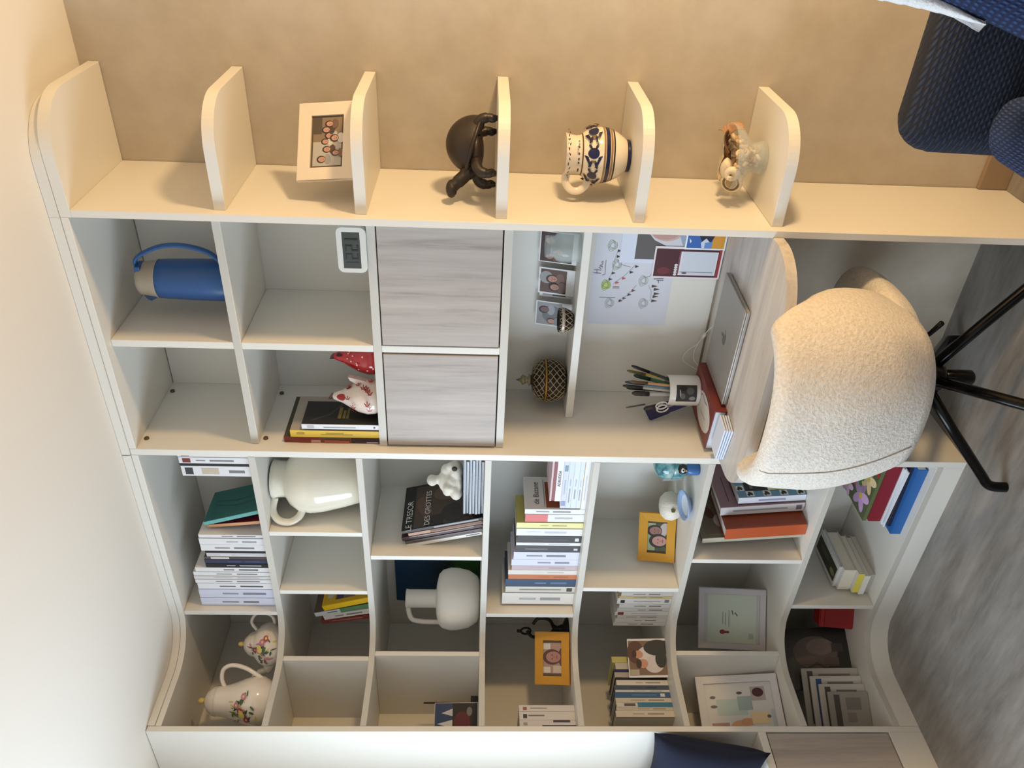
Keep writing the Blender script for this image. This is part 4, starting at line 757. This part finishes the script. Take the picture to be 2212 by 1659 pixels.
tube('spout', spline([hs*.06+Vector((0, 0, .04)), hs*.09+Vector((0, 0, .06)), hs*.1+Vector((0, 0, .085)), hs*.118+Vector((0, 0, .105))], 7), [.017]*8+[.012]*7+[.009]*7, PORC, t, 14)
flowers(tp, -1.0, .062, .33, .02, 40, 9, t)

# third shelf: abstract figurine, painting, card stand
t = thing('abstract_figurine', 'white abstract seated figurine on the disc cases', 'figurine', (-.955, -.215, 1.5418), (0, 0, .5))
bm = bmesh.new()
for c_, r_ in (((0, 0, .10), (.020, .018, .019)), ((.005, 0, .082), (.013, .013, .016)), ((0, 0, .062), (.036, .020, .020)), ((-.03, -.005, .05), (.022, .016, .018)), ((.035, 0, .052), (.022, .018, .022)), ((.0, -.005, .035), (.03, .024, .024)), ((-.035, -.005, .022), (.03, .026, .022)), ((.036, -.005, .024), (.034, .028, .024)), ((0, 0, .012), (.05, .03, .012)), ((-.02, -.02, .045), (.014, .012, .02)), ((.05, -.012, .035), (.016, .016, .02))): blob_bm(bm, c_, r_, None, 2)
o = from_bm('body', bm, mat((222, 216, 202), .6), t, True); md = o.modifiers.new('merge', 'REMESH'); md.mode = 'VOXEL'; md.voxel_size = .0035; md.use_smooth_shade = True; md = o.modifiers.new('smooth', 'SMOOTH'); md.iterations = 6
blob('hollow', (.045, -.030, .028), (.008, .006, .009), mat((70, 64, 52), .8), t)
t = thing('painting', 'dark blue and green painting leaning behind the bottle vase', 'painting', (-1.60, -.036, 1.4770), (math.radians(-4), 0, 0))
box('canvas', -.185, .185, 0, .016, 0, .330, mat((24, 56, 76), .7), t, .001, 1)
PM = newmat('blue_green_paint', (20, 60, 90), .6); N_, L_, b_ = nodes(PM); v_ = texcoord(PM, (1, 1, 1)); sx_ = N_.new('ShaderNodeSeparateXYZ'); L_.new(v_.outputs[0], sx_.inputs[0]); n_ = noise(PM, v_, 9, 3)
ma = N_.new('ShaderNodeMath'); ma.operation = 'MULTIPLY_ADD'; ma.inputs[1].default_value = .16; L_.new(n_.outputs[0], ma.inputs[0]); L_.new(sx_.outputs[2], ma.inputs[2])
r_ = ramp(PM, ma.outputs[0], [(.1, (26, 92, 30)), (.17, (30, 84, 36)), (.21, (8, 34, 40)), (.27, (10, 52, 84)), (.4, (14, 66, 104))]); L_.new(r_.outputs[0], b_.inputs['Base Color'])
box('painted_face', -.184, .184, -.0012, -.0002, .001, .329, PM, t)
t = thing('incense_holder', 'black wooden block holding a thin black stick at the end panel', 'holder', (-1.80, -.465, 1.4754))
box('block', -.022, .022, -.016, .016, 0, .026, mat((20, 17, 15), .5), t, .0015, 1); tube('stick', [(0, 0, .02), (.001, 0, .12), (.001, 0, .195)], [.0028, .0036, .0026], mat((34, 27, 22), .6), t, 8)
t = thing('postcard', 'dark postcard with white sails standing at the end panel', 'postcard', (-1.79, -.545, 1.4757), (math.radians(-8), 0, math.radians(62)))
box('card', -.065, .065, 0, .001, 0, .155, mat((200, 198, 196), .6), t)
art('picture', [(rect(-.063, .002, .063, .153), (30, 26, 24)), (rect(-.063, .09, .063, .153), (40, 62, 104)), ([(-.02, .09), (-.005, .145), (.008, .09)], (206, 208, 212)), ([(.02, .09), (.03, .13), (.045, .09)], (196, 198, 204)), (ell(.0, .055, .035, .03), (90, 26, 34)), (ell(-.03, .03, .018, .01), (150, 146, 144)), (ell(.035, .03, .015, .01), (120, 116, 112))], t, -.0003)
# fourth shelf corner: dark ornament
t = thing('oriental_ornament', 'dark metal lantern ornament behind the yellow frame', 'ornament', (-1.640, -.265, 1.1474))
IRON = mat((34, 28, 22), .5, .5)
lathe('foot', [(0, 0), (.045, 0), (.04, .01), (.02, .018), (.012, .04), (.02, .055), (0, .055)], IRON, t, 20)
tube('arm', spline([(0, 0, .05), (.04, .01, .07), (.05, .01, .11), (.03, .0, .13)], 6), .006, IRON, t); tube('arm', spline([(0, 0, .05), (-.035, -.01, .08), (-.03, -.01, .13), (-.01, 0, .15)], 6), .006, IRON, t)
tube('ring', [(-.01+.018*math.cos(a), 0, .155+.018*math.sin(a)) for a in [2*PI*k/16 for k in range(17)]], .004, IRON, t, 8); tube('finial', [(-.01, 0, .17), (-.01, 0, .188)], .006, IRON, t, 8)
# fifth shelf ornaments
t = thing('glazed_pot', 'shiny turquoise glazed pot beside the panel on the fifth shelf', 'pot', (-.905, -.165, .7954))
GLZ = newmat('turquoise_glaze', (90, 140, 146), .1); N_, L_, b_ = nodes(GLZ); n_ = noise(GLZ, texcoord(GLZ, (1, 1, 1)), 26, 3); r_ = ramp(GLZ, n_.outputs[0], [(.35, (40, 80, 92)), (.5, (96, 150, 156)), (.68, (176, 196, 190))]); L_.new(r_.outputs[0], b_.inputs['Base Color'])
lathe('body', [(0, 0), (.034, 0), (.044, .012), (.055, .04), (.057, .058), (.055, .062)], GLZ, t, 40); lathe('lid', [(.055, .063), (.056, .068), (.055, .09), (.044, .108), (.022, .117), (0, .118)], GLZ, t, 40)
t = thing('penguin_figurine', 'tiny black and white penguin figurine with blue body', 'figurine', (-.850, -.262, .7954), (0, 0, .4))
lathe('body', [(0, 0), (.017, 0), (.020, .008), (.019, .03), (.014, .042), (0, .046)], mat((50, 100, 160), .35), t, 24); lathe('head', [(.013, .040), (.0165, .05), (.014, .062), (0, .068)], mat((24, 24, 26), .35), t, 24)
blob('face', (0, -.011, .053), (.009, .006, .009), mat((230, 230, 228), .4), t, sub=2); blob('eye', (0, -.0165, .054), (.003, .002, .003), mat((20, 20, 20), .3), t, sub=2); vprism('beak', [(-.003, .047), (.003, .047), (0, .042)], -.02, -.012, mat((220, 170, 90), .4), t)
t = thing('small_bowl', 'small shallow blue bowl in front of the white sea urchin', 'bowl', (-1.003, -.262, .7956), (math.radians(7), 0, 0))
bo = lathe('bowl', [(0, -.014), (.022, -.014), (.024, -.010), (.040, .004), (.0455, .012), (.043, .013), (.036, .005), (.018, -.006), (0, -.007)], mat((150, 176, 214), .25), t, 40); bo.location = (0, 0, .0165); bo.scale = (1.15, 1.15, .8)
bo2 = lathe('glaze_centre', [(0, -.0062), (.017, -.0052), (.03, .001)], mat((206, 218, 232), .2), t, 32); bo2.location = (0, 0, .0170); bo2.scale = (1.15, 1.15, .8)
t = thing('sea_urchin', 'round white sea urchin shell with a dark hole', 'shell', (-1.088, -.180, .7956))
UR = newmat('urchin_shell', (226, 220, 206), .5); bump(UR, noise(UR, texcoord(UR, (1, 1, 1)), 240, 2).outputs[0], .5, .003)
lathe('shell', [(0, 0), (.02, .001), (.042, .014), (.050, .034), (.046, .056), (.032, .070), (.01, .076), (0, .076)], UR, t, 50, ripple=lambda a, z: .012*math.cos(10*a))
vprism('hole', ell(0, .040, .008, .008, 0, 5), -.052, -.044, mat((96, 84, 40), .8), t).rotation_euler = (0, 0, .45)
t = thing('glass_tumbler', 'clear glass tumbler behind the blue bowl', 'glass', (-.990, -.120, .7954)); lathe('glass', [(0, .001), (.026, 0), (.029, .07), (.0275, .07), (.025, .006), (0, .005)], GLASS, t, 32)

# ------------------------------------------------------------------ open shelf ornaments
t = thing('carved_tortoise', 'dark carved wooden tortoise standing tall on the open shelf', 'sculpture', (.118, -.165, 1.4718), (0, 0, math.radians(38)))
# local x: head at -x
def dome(u, v):
    a = 2*PI*u; r_ = math.sin(v*PI/2); return (.074*r_*math.cos(a), .056*r_*math.sin(a), .055+.074*math.cos(v*PI/2))
sh_ = grid_obj('shell', dome, 40, 14, BRONZE, t, True); sh_.rotation_euler = (0, math.radians(16), 0); sh_.location = (.0, 0, -.002)
rim_ = tube('shell_rim', [(.075*math.cos(a), .057*math.sin(a), .055) for a in [2*PI*k/32 for k in range(33)]], .0065, BRONZE, t, 10, .8); rim_.rotation_euler = (0, math.radians(16), 0); rim_.location = (0, 0, -.002)
blob('belly', (0, 0, .050), (.058, .042, .022), BRONZE, t)
bm = bmesh.new(); tube_bm(bm, spline([(-.04, 0, .055), (-.065, 0, .075), (-.085, 0, .095), (-.098, 0, .108)], 6), [.02]*6+[.017]*6+[.015]*7, 12); blob_bm(bm, (-.100, 0, .108), (.024, .016, .015), None, 2); o = from_bm('head', bm, BRONZE, t, True)
for (x, y_, a) in ((-.045, -.035, -1), (-.045, .035, -1), (.042, -.035, 1), (.042, .035, 1)):
    tube('leg', spline([(x*.8, y_*.8, .05), (x*1.45, y_*1.25, .04), (x*1.62, y_*1.3, .02), (x*1.58, y_*1.3, .006), (x*1.75, y_*1.3, .0035)], 5), [.014]*5+[.013]*5+[.011]*5+[.010]*5+[.006], BRONZE, t, 10)
vprism('tail', [(.05, .05), (.085, .07), (.07, .045)], -.006, .006, BRONZE, t)
t = thing('painted_jug', 'cream jug with blue painted motifs and stripes on the open shelf', 'jug', (.112, -.150, 1.1264), (0, 0, 0))
JC = newmat('cream_tin_glaze', (232, 220, 200), .14); nodes(JC)[2].inputs['Coat Weight'].default_value = .6
jp = [(0, 0), (.038, 0), (.040, .002), (.040, .010), (.043, .012), (.058, .034), (.067, .056), (.070, .074), (.069, .092), (.062, .112), (.052, .124), (.048, .130), (.047, .140), (.050, .156), (.053, .166), (.050, .167), (.045, .155), (.043, .13), (.06, .1), (.06, .06), (.03, .02), (0, .018)]
lathe('body', jp, JC, t, 60)
pr_ = profile_radius([p for p in jp[:15]])
def band(z0, z1, rgb, nm='painted_band'):
    n_ = 5; lathe(nm, [(pr_(z0+(z1-z0)*k/n_)+.0006, z0+(z1-z0)*k/n_) for k in range(n_+1)], mat(rgb, .25), t, 60)
NB = (24, 28, 66); TAN = (150, 120, 78)
band(.0005, .0102, NB); band(.045, .049, (40, 26, 34)); band(.051, .0565, TAN); band(.058, .068, NB); band(.0695, .0745, TAN); band(.1235, .1265, (96, 70, 40))
s = []
ac = math.atan2(-2.017, .692)
for a0, k_ in ((ac+.05, 1), (ac-.85, .85), (ac+.95, .9), (ac+1.9, .9), (ac-1.8, .9)):
    s.append((ell(a0, .100, .20*k_, .014*k_), (26, 30, 74)))
    for q in range(5):
        for sd in (-1, 1): s.append((well(a0-.14-.075*q, .100+sd*(.0165-.002*q), .0062, .0022, sd*(1.1-.12*q), .068), (22, 26, 60)))
    for sd in (-1, 1): s.append((well(a0-.40, .100+sd*.007, .011, .0034, -sd*.35, .068), (20, 22, 50))); s.append((well(a0+.25, .100+sd*.008, .007, .003, sd*.5, .068), (22, 26, 60)))
    s.append((ell(a0-.30, .100, .05, .005, 0, 10), (120, 96, 66)))
for k in range(16): s.append((well(ac-1.6+.2*k, .160+.002*math.sin(k*2.3), .0035, .0013, .6*math.sin(k), .05), (30, 28, 50)))
for k, a in enumerate((-.7, -.35, -.2, .02, .3, .42, .54)): s.append((well(ac+a, .136, .0028 if k != 0 else .005, .0022, .5*math.sin(k*2), .048), (70, 62, 70)))
wrap('painted_motifs', s, pr_, t, .0007)
hj = Vector((-.80, -.42, 0)).normalized()
tube('handle', spline([hj*.048+Vector((0, 0, .160)), hj*.068+Vector((0, 0, .163)), hj*.088+Vector((0, 0, .150)), hj*.092+Vector((0, 0, .13)), hj*.080+Vector((0, 0, .112)), hj*.064+Vector((0, 0, .104))], 7), .0062, JC, t, 12, 1.6)
t = thing('glass_footed_bowl', 'clear glass footed bowl heaped with sea shells on the lowest open shelf', 'bowl', (.118, -.150, .7764))
lathe('bowl', [(0, .001), (.040, 0), (.044, .004), (.042, .012), (.038, .03), (.040, .04), (.060, .052), (.077, .068), (.085, .090), (.083, .091), (.075, .070), (.058, .055), (.036, .043), (.034, .03), (.037, .010), (0, .008)], GLASS, t, 48)
g = 'sea shells heaped in the glass bowl'
rr = random.Random(11); base = Vector((.118, -.150, .7764))
def shell_spiral(label, p, s, rgb, rot):
    q = thing('sea_shell', label, 'shell', base+Vector(p), rot, g); bm = bmesh.new()
    path, rad = [], []
    for k in range(40): a = k*.36; r_ = s*(1-k/40)**1.1; path.append((r_*.55*math.cos(a), r_*.55*math.sin(a), s*1.5*k/40)); rad.append(max(r_*.5, .0008))
    tube_bm(bm, path, rad, 9); from_bm('whorl', bm, mat(rgb, .45), q, True); return q
def shell_clam(label, p, s, rgb, rot):
    q = thing('sea_shell', label, 'shell', base+Vector(p), rot, g)
    def fn(u, v): a = (u-.5)*2.4; r_ = s*v*(1+.03*math.cos(u*44)); return (r_*math.sin(a), r_*math.cos(a), .45*s*math.sin(v*PI*.75)*math.cos(a*.8)*(1+.05*math.cos(u*44)))
    o = grid_obj('valve', fn, 45, 10, mat(rgb, .5), q); md = o.modifiers.new('thick', 'SOLIDIFY'); md.thickness = .0018; return q
shell_clam('large pale clam shell on top of the bowl of shells', (-.005, .015, .100), .062, (226, 206, 178), (math.radians(-50), math.radians(10), math.radians(25)))
shell_clam('brown spotted clam shell under the pale one in the bowl', (.012, .0, .092), .055, (128, 88, 56), (math.radians(-30), math.radians(-20), math.radians(-20)))
shell_clam('pointed tan shell fragment sticking out at the bowl edge', (.045, .03, .095), .046, (176, 136, 106), (math.radians(-60), math.radians(30), math.radians(-70)))
shell_spiral('ribbed white spiral shell at the front of the bowl', (-.020, -.035, .085), .034, (228, 214, 190), (math.radians(60), math.radians(-30), 0))
# flat urchin disc
q = thing('sea_shell', 'flat round ring patterned shell leaning at the bowl front', 'shell', base+Vector((-.050, -.045, .085)), (math.radians(62), 0, math.radians(-12)), g)
lathe('disc', [(0, -.004), (.024, -.005), (.029, 0), (.024, .005), (0, .004)], mat((222, 206, 178), .5), q, 36); lathe('ring', [(.016, .0046), (.019, .006), (.022, .0052)], mat((110, 88, 60), .5), q, 36); lathe('centre', [(0, .0052), (.012, .0058), (.014, .005)], mat((170, 146, 110), .5), q, 24)
k = 0
for lay, (z0, rad_, n_) in enumerate(((.018, .022, 6), (.034, .022, 5), (.060, .045, 8), (.078, .058, 10))):
    for i in range(n_):
        a = 2*PI*i/n_+lay*.7; r_ = rad_*(.75+.25*rr.random()); s_ = rr.uniform(.010, .015) if lay < 2 else rr.uniform(.012, .018); rgb = rr.choice([(222, 200, 164), (206, 176, 136), (232, 216, 190), (168, 128, 92), (214, 188, 160)])
        nm = ['in the foot of the glass bowl', 'in the foot of the glass bowl', 'in the lower bowl', 'near the rim of the glass bowl'][lay]
        shell_spiral('small tan spiral shell %s' % nm, (r_*math.cos(a), r_*math.sin(a), z0), s_, rgb, (rr.uniform(-1.2, 1.2), rr.uniform(-1.2, 1.2), rr.uniform(0, 6)))

# ------------------------------------------------------------------ desk chair
CH = Vector((-.358, -.440, 0))
ch = thing('desk_chair', 'cream boucle tub chair on a black swivel base at the desk', 'chair', CH, (0, 0, math.radians(2)))
AX, BY, EXP = .252, .234, 2.45
def sup(tt):
    c_, s_ = math.cos(tt), math.sin(tt); e = 2/EXP
    return (AX*math.copysign(abs(s_)**e, s_), -BY*math.copysign(abs(c_)**e, c_))
TM = math.radians(128)
def smooth(a, b, x): x = max(0, min(1, (x-a)/(b-a))); return x*x*(3-2*x)
def top_z(tt): return .824-.34*smooth(math.radians(66), math.radians(132), abs(tt))
def bot_z(tt): return .432
def taper(z): return 1-.20*max(0, (.68-z)/.25)**1.7
THK = .058
def shell_pt(u, v):
    tt = -TM+2*TM*u; zt_, zb = top_z(tt), bot_z(tt); x, y = sup(tt); L = math.hypot(x, y); n = (x/L, y/L)
    # v: outer bottom -> outer top -> rim -> inner bottom
    if v < .42: k = v/.42; z = zb+(zt_-THK/2-zb)*k; off = 0
    elif v < .58: k = (v-.42)/.16*PI; z = zt_-THK/2+THK/2*math.sin(k); off = THK/2*(1-math.cos(k))
    else: k = (v-.58)/.42; z = zt_-THK/2-(zt_-THK/2-zb)*k; off = THK
    s_ = taper(z); bulge = .012*math.sin(PI*max(0, min(1, (z-zb)/(zt_-zb))))
    r_ = -off+(bulge if off < THK/2 else -bulge*.5)
    return (x*s_+n[0]*r_+.004, y*s_+n[1]*r_-.055, z)
o = grid_obj('back_shell', shell_pt, 72, 34, BOUCLE, ch)
bm = bmesh.new(); bm.from_mesh(o.data)
be = [e for e in bm.edges if e.is_boundary]; bmesh.ops.holes_fill(bm, edges=be, sides=0); bmesh.ops.recalc_face_normals(bm, faces=bm.faces); bm.to_mesh(o.data); bm.free()
for p in o.data.polygons: p.use_smooth = True
def seat_pt(u, v):
    a = 2*PI*u; e = 2/2.8; c_, s_ = math.cos(a), math.sin(a); x = math.copysign(abs(c_)**e, c_); y = math.copysign(abs(s_)**e, s_)
    b = -PI/2+PI*v; r_ = max(math.cos(b), 0)**.35; z = .438+.062*math.copysign(abs(math.sin(b))**.7, math.sin(b))
    k = .86+.14*smooth(.38, .47, z); return (.212*x*r_*k+.022, .095+.226*y*r_*k, z)
grid_obj('seat', seat_pt, 60, 22, BOUCLE, ch, True)
SEAM = newmat('seam_thread', (198, 189, 176), .95)
for t0_, t1_ in ((math.radians(-24), math.radians(-10)),):
    pth = []
    for k in range(14): u = (t1_+(t0_-t1_)*k/13+TM)/(2*TM); q = Vector(shell_pt(u, .02+.44*k/13)); pth.append(q+Vector((q.x, q.y, 0)).normalized()*.0008)
    tube('seam', pth, .0017, SEAM, ch, 6)
lathe('column', [(0, .185), (.017, .185), (.021, .19), (.021, .27), (.016, .272), (.016, .40), (0, .40)], BLACKM, ch, 24)
lathe('hub', [(.02, .268), (.036, .272), (.042, .285), (.042, .318), (.036, .328), (.016, .332)], BLACKM, ch, 28)
lathe('seat_plate', [(0, .380), (.09, .380), (.10, .386), (.10, .394), (0, .394)], BLACKM, ch, 28)
for (fx, fy) in ((-.672+.358, -.500+.440), (-.438+.358, -.099+.440), (.318, .040), (.082, -.338)):
    d_ = Vector((fx, fy, 0)); u_ = d_.normalized()
    tube('leg', [u_*.025+Vector((0, 0, .305)), d_*.5+Vector((0, 0, .195)), d_*.94+Vector((0, 0, .075))]+spline([d_*.94+Vector((0, 0, .075)), d_+Vector((0, 0, .058)), d_*1.03+Vector((0, 0, .036)), d_*1.035+Vector((0, 0, .0))], 4)[1:], .0145, BLACKM, ch, 14)
tube('lever', [(.12, -.02, .378), (.150, -.030, .362), (.190, -.052, .358)], [.006, .006, .007], BLACKM, ch, 10)

# ------------------------------------------------------------------ navy armchair, cushion
t = thing('armchair', 'navy woven armchair in the corner near the beige wall', 'armchair', (.66, -.80, 0))
def rbox(name, c, h, r_, material, par, rot=(0, 0, 0), seg=5):
    bm = bmesh.new(); bx(bm, -h[0], h[0], -h[1], h[1], -h[2], h[2]); bmesh.ops.bevel(bm, geom=list(bm.edges), offset=r_, segments=seg, affect='EDGES', profile=.5)
    o = from_bm(name, bm, material, par, True); o.location = c; o.rotation_euler = rot; return o
rbox('backrest', (.05, .115, .49), (.385, .065, .232), .055, NAVYW, t, (math.radians(-4), 0, 0))
rbox('seat', (.065, -.19, .315), (.30, .25, .085), .05, NAVYW, t)
for s in (-1, 1): rbox('armrest', (s*.320+.065, -.21, .46), (.062, .255, .165), .055, NAVYK, t)  # paler than backrest and seat: window light put into the armrest colour
for s in (-1, 1):
    for y_ in (-.40, .12): tube('leg', [(s*.26, y_, .30), (s*.28, y_*1.03, 0)], [.02, .013], mat((60, 42, 30), .5), t, 10)
def pillow(name, a, b, th, material, par, pinch=.10):
    def fn(u, v):
        s_, tt = 2*u-1, 2*v-1
        return s_, tt
    n = 25; vs, fs = [], []
    for side in (1, -1):
        for i in range(n):
            for j in range(n):
                s_, q = 2*i/(n-1)-1, 2*j/(n-1)-1
                x = a*s_*(1-pinch*(1-q*q)); z = b*q*(1-pinch*(1-s_*s_)); y = side*th*(max(0, (1-s_**4))*max(0, (1-q**4)))**.6
                vs.append((x, y, z))
    for k in (0, n*n):
        for i in range(n-1):
            for j in range(n-1): q = k+i*n+j; fs.append((q, q+n, q+n+1, q+1))
    me = bpy.data.meshes.new(name); me.from_pydata(vs, [], fs); bm = bmesh.new(); bm.from_mesh(me); bmesh.ops.remove_doubles(bm, verts=bm.verts, dist=1e-5); bmesh.ops.recalc_face_normals(bm, faces=bm.faces); bm.to_mesh(me); bm.free()
    return link(name, me, material, par, True)
t = thing('knit_cushion', 'blue knitted cushion with white fleece edge on the navy armchair', 'cushion', (.703, -.862, .478), (0, math.radians(18), 0))
o = pillow('cover', .2, .2, .068, NAVYK, t, .03); o.location = (0, 0, .2)
def trim(u, v): z = .215+.19*u; x = -.196+.004*math.sin(PI*u); w_ = .003+.034*u**.8; return (x-w_*(v-.1), -.010*math.sin(PI*v), z+.003*math.sin(u*40))
o = grid_obj('fleece_edge', trim, 60, 6, FLEECE, t); md = o.modifiers.new('thick', 'SOLIDIFY'); md.thickness = .014
t = thing('navy_cushion', 'dark navy velvet cushion on the low cabinet', 'cushion', (-1.752, -.803, .556), (math.radians(-9), math.radians(3), math.radians(4)))
o = pillow('cover', .185, .185, .062, NAVYV, t, .11); o.location = (0, 0, .19)
